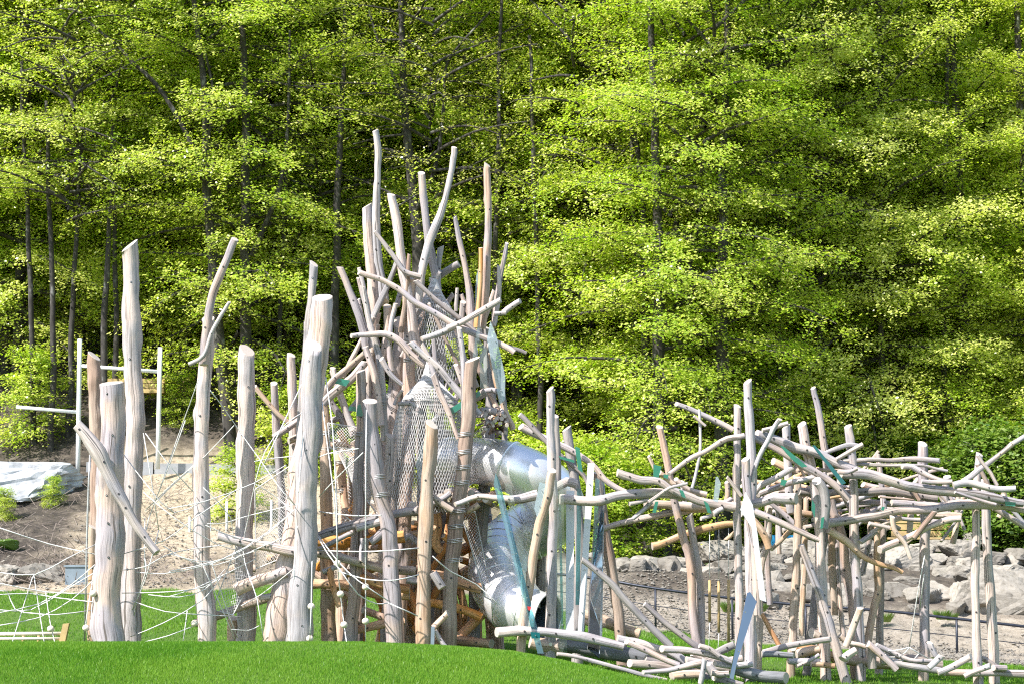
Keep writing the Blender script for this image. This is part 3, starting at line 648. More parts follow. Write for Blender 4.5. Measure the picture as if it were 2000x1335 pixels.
timber('long stack of fresh yellow planks behind the white pole frame', 255, 768, 63.5, 150, 3)
timber('shorter stack of fresh yellow planks in the wood right of the white poles', 345, 772, 64.5, 60, 4)
# heap under a pale tarp at the left
def lump(name, cpx, cpy, Y, wx, wz, wy, mat, seed, par=None, sub=3, amp=.25, flat=0):
    bm = bmesh.new(); rs = random.Random(seed)
    p = P(cpx, cpy, Y); sx = wx * Y / F / 2; sz = wz * Y / F / 2; sy = wy / 2
    for _ in range(13):
        v = Vector((rs.gauss(0, 1), rs.gauss(0, 1), rs.gauss(0, 1))).normalized(); e = .62
        v = Vector([math.copysign(abs(c) ** e, c) for c in v]); bm.verts.new(v)
    r = bmesh.ops.convex_hull(bm, input=bm.verts); bmesh.ops.delete(bm, geom=[e for e in r['geom_interior'] if isinstance(e, bmesh.types.BMVert)], context='VERTS')
    bmesh.ops.triangulate(bm, faces=bm.faces)
    bmesh.ops.bevel(bm, geom=list(bm.edges), offset=.045, segments=1, affect='EDGES', profile=.5)
    bmesh.ops.triangulate(bm, faces=bm.faces)
    for _ in range(sub): bmesh.ops.subdivide_edges(bm, edges=[e for e in bm.edges if e.calc_length() > .16], cuts=1, use_grid_fill=False); bmesh.ops.triangulate(bm, faces=bm.faces)
    for v in bm.verts:
        c = v.co * 1.0; o = Vector((seed * 3.1, 0, 0))
        v.co = c * (1 + amp * .45 * mnoise.noise(c * 1.6 + o) + amp * .4 * mnoise.noise(c * 5 + o) + amp * .3 * mnoise.noise(c * 12 + o))
        v.co = Vector((v.co.x * sx, v.co.y * sy, v.co.z * sz))
    m = bpy.data.meshes.new(name); bm.to_mesh(m); bm.free(); m.materials.append(M[mat])
    o = bpy.data.objects.new(name, m); C.objects.link(o); o.location = p; o.rotation_euler = (0, 0, rs.uniform(-.3, .3)); return o
tag(lump('stone_heap', 30, 935, 58.5, 240, 85, 4, 'tarp', 9, amp=.22), 'large pale heap under a crumpled grey-white cover at the left edge', 'heap')
tag(lump('rock', 75, 1130, 50.5, 110, 62, 1.3, 'rock', 5), 'grey rough rock at the foot of the left bank behind the ropes', 'rock')
tag(lump('rock', 10, 1135, 50.3, 90, 70, 1.3, 'rock', 6), 'grey rock at the left edge where the lawn ends', 'rock')
tag(lump('moss_mound', 12, 1063, 53, 50, 26, .6, 'leaf_dark', 8), 'yellow-green mossy clump on the dark left bank', 'moss')
t = thing('slate_box', 'blue-grey panel box at the lawn edge left of the thickest log', 'box', P(158, 1140, 50))
m = MB(); box(m, P(155, 1124, 50), (.62, .4, .5)); m.build('body', M['slate'], t, False)
m = MB(); box(m, P(155, 1104, 50) + Vector((0, 0, .0)), (.68, .46, .04)); m.build('lid', M['slate'], t, False)
for k2, (x, y0, y1) in enumerate(((370, 1008, 1060), (410, 1015, 1068), (443, 978, 1040), (530, 975, 1060), (366, 1060, 1075))):
    if k2 == 4: continue
    o = MB(); tube(o, [P(x, y0, 55), P(x, y1 + 10, 55)], .035, 8, 1); o = o.build('marker_stake', M['pole'])
    tag(o, {370: 'short white stake on the sandy bank just left of the horned log', 410: 'short white stake just right of the horned log', 443: 'white stake on the bank left of the smooth pink log', 530: 'tallest white stake, right of the smooth pink log'}[x], 'stake', 'white stakes on the sandy bank')
# low wooden balance bench at the left on the lawn
b = thing('balance_bench', 'low light wood balance bench on the lawn at the left edge', 'bench', P(70, 1250, 38))
for pts, rp, nm in (('-20,1237 122,1236', 3.6, 'rail'), ('-20,1246 118,1246', 3.2, 'rail')): ppole(pts, rp, 38, nm, 'ball', b)
for x in (46, 76): ppole('%d,1240 %d,1262' % (x, x - 2), 3, 38.2, 'leg', 'yellow', b)
m = MB(); plate(m, [P(124, 1217, 38), P(136, 1216, 38), P(126, 1262, 38), P(114, 1262, 38)], .12); m.build('end_post', M['yellow'], b, False)
# hut and bench at right, boards and blue bin in the wood's shade
t = thing('forest_hut', 'small yellow timber hut with pale flat roof half hidden by bushes at right', 'hut', P(1925, 905, 64))
m = MB(); box(m, P(1925, 880, 64), (1.1, 1.0, 1.0)); m.build('wall', M['yellow'], t, False)
m = MB(); box(m, P(1925, 853, 64), (1.5, 1.4, .12)); m.build('roof', M['tarp'], t, False)
m = MB(); box(m, P(1932, 882, 63.49), (.3, .04, .6)); m.build('door', M['board'], t, False)
t = thing('timber_bench', 'yellow slatted bench with dark metal frame above the boulders at right', 'bench', P(1800, 1060, 57.5))
for y in (1015, 1028, 1041):
    m = MB(); box(m, P(1795 + (y - 1015) * .4, y, 57.6), (1.9, .05, .16), 0); m.build('slat', M['yellow'], t, False)
m = MB(); box(m, P(1800, 1050, 57.2), (1.9, .45, .06)); m.build('seat', M['yellow'], t, False)
for x in (1742, 1800, 1856):
    m = MB(); tube(m, [P(x, 1008, 57.7), P(x, 1075, 57.7)], .03, 6, 1); m.build('leg', M['rail'], t)
def boards(label, px0, px1, pt, pb, Y):
    t = thing('board_fence', label, 'fence', P((px0 + px1) / 2, pb, Y)); 
    x = px0
    while x < px1:
        a, b2 = P(x, pt + random.uniform(-3, 3), Y), P(x, pb, Y); m = MB(); box(m, ((a.x) + .05, Y, (a.z + b2.z) / 2), (.115, .03, a.z - b2.z)); m.build('board', M['board'], t, False); x += 9
    m = MB(); a = P(px0, (pt + pb) / 2, Y + .05); b2 = P(px1, (pt + pb) / 2, Y + .05); box(m, ((a.x + b2.x) / 2, Y + .05, a.z), (b2.x - a.x, .05, .09)); m.build('rail', M['board'], t, False)
boards('brown upright board fence in the shade behind the hanging thin log', 1350, 1440, 850, 958, 63.2)
boards('brown upright board fence behind the crossing beams of the right frame', 1500, 1585, 875, 960, 63.4)
t = thing('play_bin', 'blue box with light green base standing behind the boulders', 'box', P(1530, 1090, 57.6))
m = MB(); box(m, P(1532, 1058, 57.6), (.75, .5, .42)); m.build('body', M['blue'], t, False)
m = MB(); box(m, P(1518, 1082, 57.6), (.9, .55, .26)); m.build('base', M['limegreen'], t, False)
m = MB(); box(m, P(1540, 1056, 57.33), (.28, .02, .2)); m.build('panel', M['black'], t, False)

# boulders
USED = {}
def blabel(x, y, a):
    lm = min(((1200, 'the brown leaning post by the glass'), (1285, 'the first railing post'), (1355, 'the paired leaning posts'), (1405, 'the hanging bars'), (1460, 'the tallest front post'), (1550, 'the tan post of the frame'), (1602, 'the bent pinkish post'), (1675, 'the straight middle post'), (1713, 'the thin crooked post'), (1806, 'the roped post'), (1855, 'the open gap'), (1925, 'the twin posts'), (1985, 'the right edge')), key=lambda q: abs(q[0] - x))
    side = 'left of' if x < lm[0] - 12 else ('right of' if x > lm[0] + 12 else 'behind')
    lb = '%s boulder %s the bank %s %s' % ('small' if a < 56 else ('mid-sized' if a < 80 else 'large'), 'on top of' if y < 1095 else ('half way up' if y < 1150 else 'at foot of'), side, lm[1])
    k = USED.get(lb, 0); USED[lb] = k + 1
    return lb if not k else lb.replace(' boulder', ' second boulder' if k == 1 else ' third boulder').replace('the bank', 'bank')
BO = [(1405,1085,95,58,1),(1235,1118,120,40,0),(1310,1112,105,45,0),(1375,1130,95,50,0),(1440,1090,80,40,0),(1425,1120,60,50,0),(1515,1098,70,38,0),(1560,1072,75,42,0),
 (1505,1125,70,50,0),(1610,1088,60,34,0),(1640,1080,70,46,0),(1590,1125,70,55,0),(1640,1112,60,40,0),(1700,1072,70,40,0),(1755,1100,118,62,1),(1695,1130,70,38,0),
 (1620,1160,95,48,0),(1520,1160,80,50,0),(1725,1170,120,66,1),(1770,1140,70,30,0),(1800,1075,50,30,0),(1832,1066,60,24,0),(1868,1080,80,50,0),(1822,1100,60,38,0),
 (1850,1125,70,36,0),(1843,1115,50,30,0),(1900,1110,70,42,0),(1800,1175,70,55,0),(1845,1165,80,64,0),(1780,1200,60,40,0),(1965,1125,90,46,0),(1990,1088,60,36,0),
 (1940,1092,70,34,0),(1965,1178,150,125,2),(1885,1175,80,76,1),(1560,1195,60,26,0),(1660,1190,60,34,0),(1455,1140,80,50,0),(1330,1142,60,30,0),(1270,1135,60,26,0),
 (1190,1118,60,24,0),(1900,1055,40,30,0),(1700,1105,50,30,0),(1560,1105,55,34,0),(1545,1140,50,34,0),(1935,1140,50,40,0),(1990,1150,50,50,0),(1760,1065,40,22,0)]
LB = {0: 'tawny split boulder in the retaining bank behind the railing'}
bigl = iter(['pointed flat-topped boulder alone on top of the bank behind the right frame', 'broad boulder with dark shaded right face in the middle of the bank',
             'wide pale boulder at the foot of the bank left of the roped post', 'tall pale boulder just left of the twin posts at right', 'largest boulder, by the right edge behind the twin posts'])
for k2, (x, y, a, b2, c) in enumerate(BO):
    Yb = float(np.interp(y, [1055, 1100, 1150, 1210], [57, 55, 52.5, 50.3]))
    o = lump('boulder', x, y, Yb, a * 1.12, b2 * 1.15, a * Yb / F * .75, 'rock', 40 + k2, amp=.17)
    if c: tag(o, next(bigl), 'boulder')
    else: tag(o, blabel(x, y, a), 'boulder', 'boulders of the retaining bank')
rs1 = random.Random(77)
for k2 in range(72):
    if k2 < 52: x = rs1.uniform(1430, 2010); y = rs1.uniform(1080, 1200)
    else: x = rs1.uniform(1150, 1450); y = rs1.uniform(1100, 1142)
    Yb = float(np.interp(y, [1055, 1100, 1150, 1210], [57, 54.6, 52.3, 50.2])) + .3; q = P(x, y, Yb); q.z = GH(q.x, Yb) + .1
    a = rs1.uniform(26, 62); o = lump('stone', x, y, Yb, a, a * rs1.uniform(.5, .8), a * Yb / F * .8, 'rock', 300 + k2, amp=.15, sub=2); o.location.z = max(q.z, min(o.location.z, q.z + .25))
    tag(o, 'pale rubble stone wedged between the boulders of the bank', 'stone', 'rubble stones between the boulders')
# grass tufts between the boulders
tuft = None
for k2, (x, y, s) in enumerate(((1625, 1105, .8), (1728, 1205, .9), (1840, 1200, .9), (1425, 1185, 1.0), (1390, 1102, .6), (1858, 1202, .7), (1485, 1185, .8))):
    Yb = float(np.interp(y, [1055, 1100, 1150, 1210], [56, 54, 51.5, 49.3]))
    p = P(x, y + 6, Yb)
    if tuft is None:
        n = 420; aa = rng.uniform(0, 6.28, n); rr = rng.uniform(0, .16, n); hh = rng.uniform(.12, .34, n); bx, by = np.cos(aa) * rr, np.sin(aa) * rr
        wv = .012; V = np.stack([np.stack([bx - wv, by, 0 * bx - .05], -1), np.stack([bx + wv, by + .004, 0 * bx - .05], -1), np.stack([bx + np.cos(aa) * hh * .7, by + np.sin(aa) * hh * .7, hh], -1)], 1).reshape(-1, 3)
        tm = bpy.data.meshes.new('grass_tuft'); quick_mesh(tm, V, np.arange(n * 3).reshape(-1, 3), 3); q = tm.attributes.new('rnd', 'FLOAT', 'FACE'); q.data.foreach_set('value', rng.random(n).astype(np.float32)); tm.materials.append(M['leaf_dark'])
        tuft = tm
    o = bpy.data.objects.new('grass_tuft', tuft); C.objects.link(o); o.location = p; o.scale = (s * .9, s * .8, s * .75); tag(o, 'green tuft of weeds ' + {1625: 'among the top boulders left of the middle post', 1728: 'at the foot of the bank right of the middle post', 1840: 'at the foot of the bank right of the roped post', 1425: 'beside the hanging wooden bars', 1390: 'above the hanging wooden bars', 1858: 'lowest, well right of the roped post', 1485: 'right of the tallest front post'}[x], 'plant', 'tufts among the boulders')

# railing along the path
t = thing('railing', 'dark metal railing with two rails running along the gravel bank at right', 'railing', P(1560, 1260, 47))
top = [(1010, 1112, 49), (1160, 1128, 48.6), (1280, 1148, 48), (1430, 1167, 47.6), (1573, 1181, 47.2), (1720, 1191, 46.8), (1868, 1207, 46.4), (2060, 1229, 46)]
m = MB(); tube(m, [P(*q) for q in top], .034, 8, .5); m.build('top_rail', M['rail'], t)
m = MB(); tube(m, [P(x, y + 34, Y) for x, y, Y in top], .012, 6, .5); m.build('lower_rail', M['rail'], t)
for x, y, Y in top[:-1]:
    m = MB(); a = P(x, y, Y); b2 = P(x, y + 90, Y); tube(m, [a, Vector((a.x, a.y, min(GH(a.x, a.y), b2.z)) )], .028, 8, .5); m.build('post', M['rail'], t)
t = thing('wire_fence', 'thin dark fence with tall posts on the terrace behind the boulders', 'fence', P(1300, 1090, 58.5))
m = MB(); tube(m, [P(1180, 1020, 58.6), P(1320, 1016, 58.6), P(1440, 1016, 58.6), P(1640, 1022, 58.6)], .018, 6, 1); m.build('rail', M['rail'], t)
for x in (1180, 1293, 1398, 1500, 1640):
    m = MB(); tube(m, [P(x, 975 if x == 1293 else 1005, 58.6), P(x, 1100, 58.6)], .035, 8, 1); m.build('post', M['rail'], t)


# ================================================================== PLAYGROUND
def freelog(label, name, pts, r, Y, mat, **kw):
    kw.setdefault('post', True); kw.setdefault('bolts', 5)
    return tag(log(None, name, pts, r, Y, mat, **kw), label, 'log post', 'free-standing log posts of the rope course')
# ---- free-standing logs on the left
freelog('tallest free-standing log at the left with slanting top, bent slightly at mid height', 'log_post', '253,480 255,600 258,700 262,800 262,900 258,1000 255,1100 251,1250', (17, 20), 35.6, 'p', cut=(-.9, -.5), bolts=6)
B = freelog('thickest shorter log with rounded top and the diagonal branch bolted across it', 'log_post', '218,748 218,800 217,850 215,1000 214,1120 212,1250', (23, 28), 34.2, 's', cut=(.1, -.25), bolts=9)
o = log(B, 'crosspiece', '150,828 168,850 192,882 208,915 232,965 262,1020 306,1078', (10.5, 12, 16, 12.5, 10.5, 9, 8), 33.55, 's', cut=(-.3, -.3), cut0=(0, -.2), bolts=5)
m = MB(); 
freelog('short reddish log behind the thickest log, its top cut to a point', 'log_post', '184,695 187,800 190,950 190,1100 188,1250', (12, 15), 36.8, 'b', cut=(.9, -.3))
freelog('thin low stump half hidden behind the left side of the thickest log', 'log_post', '181,1028 180,1100 178,1250', (7, 8), 35.4, 't', bolts=1)
Fp = freelog('log with a bent horn-like branch and a thin twig bolted to its top', 'log_post', '407,622 403,700 398,780 393,900 394,1000 398,1100 403,1250', (12, 18), 35, 'p', cut=(.1, -.8), bolts=5)
log(Fp, 'branch', '459,467 440,512 416,580 405,640 398,712', (7.5, 9), 34.75, 's', cut=(.1, -.5), cut0=(0, -.2), bolts=2, wob=1.2)
log(Fp, 'twig', '448,590 432,616 412,652 398,694 369,711', (3.6, 4.5), 34.6, 's', bolts=1)
G_ = freelog('smooth pink log standing behind the long horizontal beam, top rounded to the right', 'log_post', '483,684 483,800 480,900 478,1000 479,1100 481,1250', (16, 19), 35.8, 'p', cut=(.7, -.7), bolts=5)
freelog('leaning back log with a clean round sawn top disc', 'log_post', '628,582 622,660 614,750 602,850 586,960 566,1090 545,1252', (19, 27), 35.2, 'p', cut=(.05, -.55), bolts=4)
freelog('leaning front log whose oval sawn face shows half way up the round-topped log', 'log_post', '613,675 608,780 602,900 598,1000 591,1120 583,1250', (16.5, 25), 34.6, 's', cut=(.55, -.9), bolts=5)
freelog('thin pointed log rising behind the round-topped log', 'log_post', '613,515 606,600 600,680 593,770 586,900 576,1100', (8, 11), 36.6, 's', cut=(.9, -.6), bolts=6)
freelog('narrow split post beside the thin pointed log', 'log_post', '597,630 594,720 588,850 582,1000', (4, 6), 36.9, 's', bolts=1)
freelog('slim log with rounded top between the smooth pink log and the round-topped log', 'log_post', '569,693 572,800 574,900 571,1000 566,1150', (8.5, 11), 37.4, 'p', bolts=2)
freelog('slim short log with pale sawn top right of the smooth pink log', 'log_post', '535,748 541,850 549,950 556,1100', (7.5, 10), 37.8, 's', cut=(.2, -.8), bolts=1)

# ---- the tower
tw = thing('climbing_tower', 'tall tower of bleached logs with nets and deck, topped by long bare branches', 'climbing tower', P(820, 1290, 37.2))
def LG(pts, r, Y, mat='s', name='branch', **kw): return log(tw, name, pts, r, Y, mat, **kw)
def PO(pts, r, Y, mat='s', **kw): kw.setdefault('post', True); kw.setdefault('bolts', 2); return log(tw, 'post', pts, r, Y, mat, **kw)
# crown of branches
PO('717,402 721,480 727,560 729,640 724,740 716,860 708,1000', (10, 15), 37.8, 's', cut=(-.6, -.3), bolts=4)
LG('733,255 739,300 737,350 734,420 738,490 745,550 750,590', (6.2, 9), 37.3, 's', cut=(-.3, -.4), cut0=(0, -.9), bolts=2, wob=1.3)
LG('764,380 776,450 789,530 800,600 812,680', (7.5, 11), 37.0, 'p', cut=(.6, -.5))
LG('823,338 829,400 839,470 850,545 858,640 862,720', (7, 10), 37.6, 's', cut=(.2, -.8))
LG('887,288 877,350 860,420 838,480 826,530 815,600', (5.5, 10), 37.1, 's', cut=(.3, -.6), wob=1.3)
LG('952,322 953,400 951,480 948,560 940,640', (6.2, 9.5), 37.0, 'p', cut=(.9, -.5))
LG('888,424 897,470 908,520 918,580 922,650 926,700', (4.6, 8.5), 37.2, 's')
LG('990,475 982,520 971,580 966,630', (3.8, 6), 37.4, 's')
LG('939,484 937,560 931,640', (4.5, 6), 36.8, 'o')
LG('861,482 857,515 855,560', (6, 5), 37.8, 's')
LG('896,516 872,530 845,550', (6.5, 6.5), 37.9, 'g')
LG('732,452 752,478 772,505 790,530 822,541', (4, 6), 36.8, 's', bolts=2, wob=1.3)
LG('701,532 740,544 775,562 810,590 850,612 885,632 925,650 975,672 1004,688', (6, 6.5), 36.3, 's', bolts=5, wob=1.2)
LG('812,548 850,585 898,624 940,655 985,675 1028,689', (5, 4), 36.5, 'g', bolts=3)
LG('978,586 940,608 905,628 874,641', (5.5, 6.5), 36.15, 's', bolts=2)
LG('824,662 852,652 886,638', (5, 6.5), 36.3, 's')
LG('686,656 720,653 754,653 780,668 800,690 829,713', (5, 7.5), 36.2, 's', cut=(-.2, -.8), bolts=3, wob=1.3)
LG('802,669 830,695 858,719 880,745 903,771 936,810', (6, 7.5), 36.0, 's', bolts=4)
LG('664,522 681,560 707,636 716,680', (6, 9), 36.9, 's')
LG('709,560 722,631 733,670 743,715 747,790 752,860', (5, 9), 36.4, 's', bolts=3)
LG('757,598 757,650 750,690 742,740', (8, 7), 37.2, 'p')
LG('773,593 763,636 760,682 766,724', (4.5, 5.5), 36.3, 's')
LG('714,677 730,725 738,771 742,830', (6, 8), 36.2, 's', bolts=2)
LG('745,700 763,731 786,751', (6, 3.8), 35.9, 's')
LG('824,672 838,700 850,735', (4.5, 6), 36.0, 's')
LG('846,731 858,764 876,802 895,856', (6, 4.5), 35.8, 's', bolts=2)
LG('893,563 891,608', (3.6, 4), 36.8, 's'); LG('1016,588 983,611', (5, 6), 36.8, 'p'); LG('988,612 966,613', (4, 5), 36.4, 's')
LG('905,590 900,640', (6, 6), 37.3, 'g')
LG('897,640 902,680 905,715 908,812', (5.5, 6.5), 35.9, 's', bolts=2)
LG('890,712 905,750 928,795', (4.5, 7), 35.95, 's')
LG('958,690 966,730 982,790 1002,838', (4.5, 6), 36.6, 't', wob=1.3)
LG('930,700 955,760 990,830', (7, 4), 37.0, 'b')
LG('777,788 800,787 812,792', (4, 4), 36.3, 's'); LG('785,762 775,775 770,790', (3.5, 3), 36.2, 's')
LG('857,804 880,799 905,789 948,765', (7, 9), 36.3, 'g', bolts=1)
LG('838,830 862,805 880,790', (5, 5), 36.4, 's')
LG('940,765 960,760 975,765', (5, 6), 36.5, 's'); LG('938,800 970,803', (6, 7), 36.4, 's')
LG('885,575 870,600 862,640', (5, 6), 37.9, 's'); LG('828,585 815,640 812,700', (9, 9), 38.0, 'b')
LG('775,600 780,580 786,560', (6, 5), 38.2, 's'); LG('700,585 706,620', (4, 5), 37.6, 's')
# uprights carrying the tower
PO('801,540 800,620 800,700 799,800 797,900 792,1000', (11, 13), 37.1, 'p', bolts=4)
PO('783,630 778,700 772,780 769,880 766,1000', (14, 14), 37.4, 'p', cut=(.2, -1.3))
PO('824,560 822,680 824,800 826,950', (9, 12), 38.0, 'b')
PO('923,702 917,770 910,840 904,926 892,1018 886,1091 877,1262', (13, 14.5), 35.7, 'b', cut=(-.9, -.4), bolts=5)
PO('843,828 837,926 832,1025 830,1120 828,1255', (13, 14), 35.3, 't', cut=(.9, -.7), bolts=3)
PO('723,783 728,860 738,935 752,1000 763,1060 768,1150 772,1256', (14.5, 18), 35.3, 's', cut=(.1, -.5), bolts=4)
PO('762,850 760,900 754,980', (9, 9), 36.3, 's', post=False)
PO('704,725 703,822 701,893 697,1058 688,1190 685,1250', (9, 14), 36.0, 'p', cut=(-.3, -.4), bolts=2)
PO('631,782 636,893 637,1025 640,1140 643,1252', (10, 15), 36.6, 't', bolts=4)
PO('798,1060 799,1160 800,1250', (13, 15), 37.9, 'o'); PO('748,1080 750,1255', (7, 8), 37.5, 'o'); PO('709,1150 706,1255', (8, 9), 38.2, 'o')
PO('862,1060 858,1160 854,1255', (10, 12), 38.4, 'o'); PO('920,960 926,1080 930,1250', (10, 12), 39.0, 'o'); PO('944,940 950,1000 955,1100 961,1250', (9, 12), 38.7, 'o', bolts=1)
PO('968,1190 972,1255', (12, 13), 37.9, 'o'); PO('1056,1040 1056,1150 1058,1250', (9, 10), 38.8, 'b')
PO('880,1080 905,1180 925,1262', (8, 9), 38.3, 'o'); PO('790,960 770,1080 740,1250', (9, 11), 39.5, 'o'); PO('660,860 670,1000 668,1100', (9, 10), 38.9, 'o', bolts=1)
PO('950,640 955,720 958,800 950,900', (9, 12), 37.6, 'g', cut=(.6, -.4)); PO('975,720 985,800 985,870', (5, 6), 37.5, 'g', post=False)
PO('852,640 858,720 856,820 850,960', (9, 11), 38.2, 's'); PO('690,860 684,960 690,1080', (6, 8), 39.2, 'b')
PO('872,840 868,930 862,1000', (8, 9), 38.6, 'b'); PO('815,900 840,960 870,1000', (7, 8), 37.4, 's', post=False)
PO('770,1010 778,1100 790,1255', (7, 9), 38.9, 'o', bolts=1); PO('895,1020 880,1140 905,1255', (8, 9), 39.4, 'o', bolts=1); PO('830,1050 815,1150 840,1258', (8, 9), 39.2, 'o', bolts=1)
# left wing
LG('650,718 660,760 690,840', (5.5, 7), 36.8, 'p'); LG('648,722 668,776 690,850', (5, 7), 37.4, 's')
LG('712,690 680,720 650,745 632,772', (6.5, 7.5), 36.6, 't', bolts=2); LG('714,706 690,735 660,760 630,788', (7.5, 8.5), 36.3, 's', bolts=2)
LG('643,820 670,812 700,780 712,745', (5, 7), 36.9, 'p'); LG('644,780 660,805 674,830', (6, 7), 36.9, 's')
LG('620,800 580,824 534,853', (6.5, 6), 37.0, 's'); LG('497,754 520,782 545,810 566,826', (4.5, 5), 37.5, 't')
LG('564,860 590,850 620,842', (7, 7), 37.2, 't'); LG('640,870 670,868 700,880', (6, 6), 36.9, 'o'); LG('712,900 680,872 664,840', (7, 6), 37.2, 'o')
LG('662,880 668,930 676,990', (9, 8), 37.7, 'o'); LG('650,860 690,890 700,930', (6, 6), 38.0, 'o')
LG('725,840 720,900 722,960', (8, 8), 36.8, 's'); LG('745,860 748,920', (8, 8), 37.0, 's')
# deck rim and tangle of beams below
def DK(pts, r, Y, mat='o', **kw): return log(tw, 'beam', pts, r, Y, mat, **kw)
DK('818,996 775,1002 738,1010 700,1022 660,1034 618,1047', (9, 8), 35.7, 's', bolts=3)
DK('616,1053 660,1057 700,1058 740,1052 790,1046', (11, 11), 36.1, 'o'); DK('696,1030 718,1025 742,1018', (7, 8), 35.3, 's'); DK('724,1058 745,1040 762,1026', (8, 8), 35.3, 's', cut=(0, -.2))
DK('616,1078 660,1086 715,1100 760,1112 811,1114', (8.5, 9), 35.8, 't', bolts=3); DK('606,1140 660,1140 700,1148 745,1158 800,1160', (10, 11), 36.3, 'o', bolts=3)
DK('643,1107 652,1145 663,1184', (6, 6), 35.6, 'o'); DK('676,1117 715,1128 745,1140 800,1150', (8, 9), 36.0, 'o'); DK('709,1098 709,1072 712,1050', (8, 8), 35.6, 's')
DK('686,1233 730,1222 791,1212', (8, 8), 36.2, 'o', cut=(0, -.3)); DK('709,1190 742,1202 790,1220', (7, 7), 37.2, 'o'); DK('622,1072 655,1055 690,1038', (4.5, 5), 35.5, 's')
DK('630,1116 650,1108 666,1103', (5, 5), 35.6, 's'); DK('680,1108 705,1118 730,1130 752,1145', (7, 7), 36.2, 'o')
DK('852,1000 854,1030 850,1064 862,1075', (8, 8), 36.2, 'o'); DK('865,1045 880,1055 895,1040', (6, 7), 36.2, 'o')
DK('843,1122 870,1128 900,1140 940,1148', (10, 10), 36.6, 'o', bolts=2); DK('864,1147 855,1132 846,1117', (8, 8), 35.1, 'g', cut=(0, -.2)); DK('828,1130 815,1134 795,1130', (7, 8), 35.5, 's')
DK('820,1172 860,1180 900,1190 940,1205', (8, 9), 36.6, 'o', bolts=2); DK('960,1256 920,1252 885,1248 850,1250', (9, 10), 36.8, 'o'); DK('897,1242 925,1215 955,1185 975,1160', (9, 9), 36.9, 'o')
DK('874,1196 860,1210 847,1224', (5.5, 6), 34.8, 'o'); DK('872,1265 860,1248 849,1230', (5, 5), 34.7, 's')
DK('770,1130 795,1150 812,1190 820,1240', (8, 9), 37.4, 'o'); DK('750,1180 775,1140 800,1090', (7, 8), 37.8, 'o'); DK('785,1180 825,1230 850,1262', (9, 9), 37.5, 'o')
DK('806,1020 830,1024 850,1032', (5, 6), 35.9, 'o'); DK('820,1062 800,1045 790,1052', (6, 6), 36.1, 's'); DK('790,1048 815,1040 835,1046', (7, 7), 36.5, 't')
for k2, (x, y) in enumerate(((806, 988), (822, 985), (845, 975), (862, 970), (874, 962), (889, 968), (905, 975), (920, 962), (935, 968), (948, 975))):
    DK('%d,%d %d,%d' % (x, y, x + random.randint(-14, 14), y + random.randint(-10, 18)), random.uniform(5, 8.5), (35.9, 38), 't' if k2 % 2 else 's', cut=(0, -.2), bolts=0)
DK('847,970 866,985 884,996', (6, 6), 35.4, 't'); DK('840,985 860,975 880,962', (5, 6), 35.8, 's'); DK('910,998 925,990 935,984', (6, 6), 35.9, 't'); DK('882,960 930,972 972,962', (7, 8), 37.0, 'o')
DK('905,1120 950,1128 990,1140', (9, 9), 38.4, 'o'); DK('900,1080 930,1062 960,1040', (7, 7), 38.7, 'o'); DK('690,1060 760,1075 830,1070 900,1060', (9, 10), 38.2, 'o', bolts=1); DK('640,1030 720,1040 800,1030 880,1010 950,1000', (10, 10), 38.8, 'o', bolts=1)
DK('700,1120 760,1100 830,1110 890,1100', (9, 9), 39.4, 'o', bolts=1); DK('820,1120 850,1160 900,1230', (8, 8), 38.9, 'o', bolts=1); DK('980,1150 940,1200 900,1250', (8, 8), 39.2, 'b', bolts=1)
rs0 = random.Random(5)
for k2 in range(24):                                        # the crossed braces seen in the shade under the deck
    x = rs0.uniform(640, 950); y = rs0.uniform(1010, 1190); a = rs0.choice([-1.0, -.6, .5, 1.1, .1, 1.4]) + rs0.uniform(-.2, .2); l = rs0.uniform(30, 75)
    DK('%.0f,%.0f %.0f,%.0f' % (x - math.cos(a) * l, min(1262, y - math.sin(a) * l), x + math.cos(a) * l, min(1265, y + math.sin(a) * l)), rs0.uniform(5, 9), rs0.uniform(37.0, 39.5), rs0.choice('ooot'), bolts=rs0.choice((0, 1)))
# long beams reaching left to the rope course
DK('425,1044 460,1054 500,1062 560,1073 610,1080', (9, 11), 34.9, 'p', cut=(-.9, -.4), bolts=3)
DK('460,1152 485,1142 520,1130 560,1116', (12, 11), 35.0, 'p', cut=(0, -.2), bolts=2); DK('380,1216 430,1198 480,1180 530,1166', (7, 8), 35.4, 't'); DK('448,1112 470,1106 500,1110', (7, 7), 36.4, 't', cut=(0, -.2))
DK('520,1090 545,1092 570,1094', (8, 8), 36.4, 't', cut=(0, -.2)); LG('508,1166 530,1163 560,1158', (6, 7), 35.2, 's'); PO('455,1205 456,1255', (10, 11), 35.9, 't', bolts=0)
# nest of cut sticks
for k2 in range(34):
    x, y = rs0.uniform(945, 990), rs0.uniform(806, 852); a = rs0.uniform(-1.2, 1.9); l = rs0.uniform(10, 20)
    LG('%.0f,%.0f %.0f,%.0f' % (x, y, x - math.cos(a) * l, y - math.sin(a) * l), rs0.uniform(2.4, 4.2), (36.0 + rs0.uniform(0, .5), 37.0), rs0.choice('btgst'), name='stick', cut=(0, -.2), bolts=0)
for k2 in range(30):                                        # thin crooked branches woven through the tower's middle
    x = rs0.uniform(700, 975); y = rs0.uniform(570, 800); a = 1.57 + rs0.uniform(-.6, .6); l = rs0.uniform(35, 85)
    LG('%.0f,%.0f %.0f,%.0f %.0f,%.0f' % (x - math.cos(a) * l, y - math.sin(a) * l, x + rs0.uniform(-6, 6), y, x + math.cos(a) * l, y + math.sin(a) * l), (rs0.uniform(3, 5), rs0.uniform(4, 7.5)), rs0.uniform(36.6, 38.6), rs0.choice('sspptbg'), name='stick', bolts=rs0.choice((0, 1)), wob=1.3)
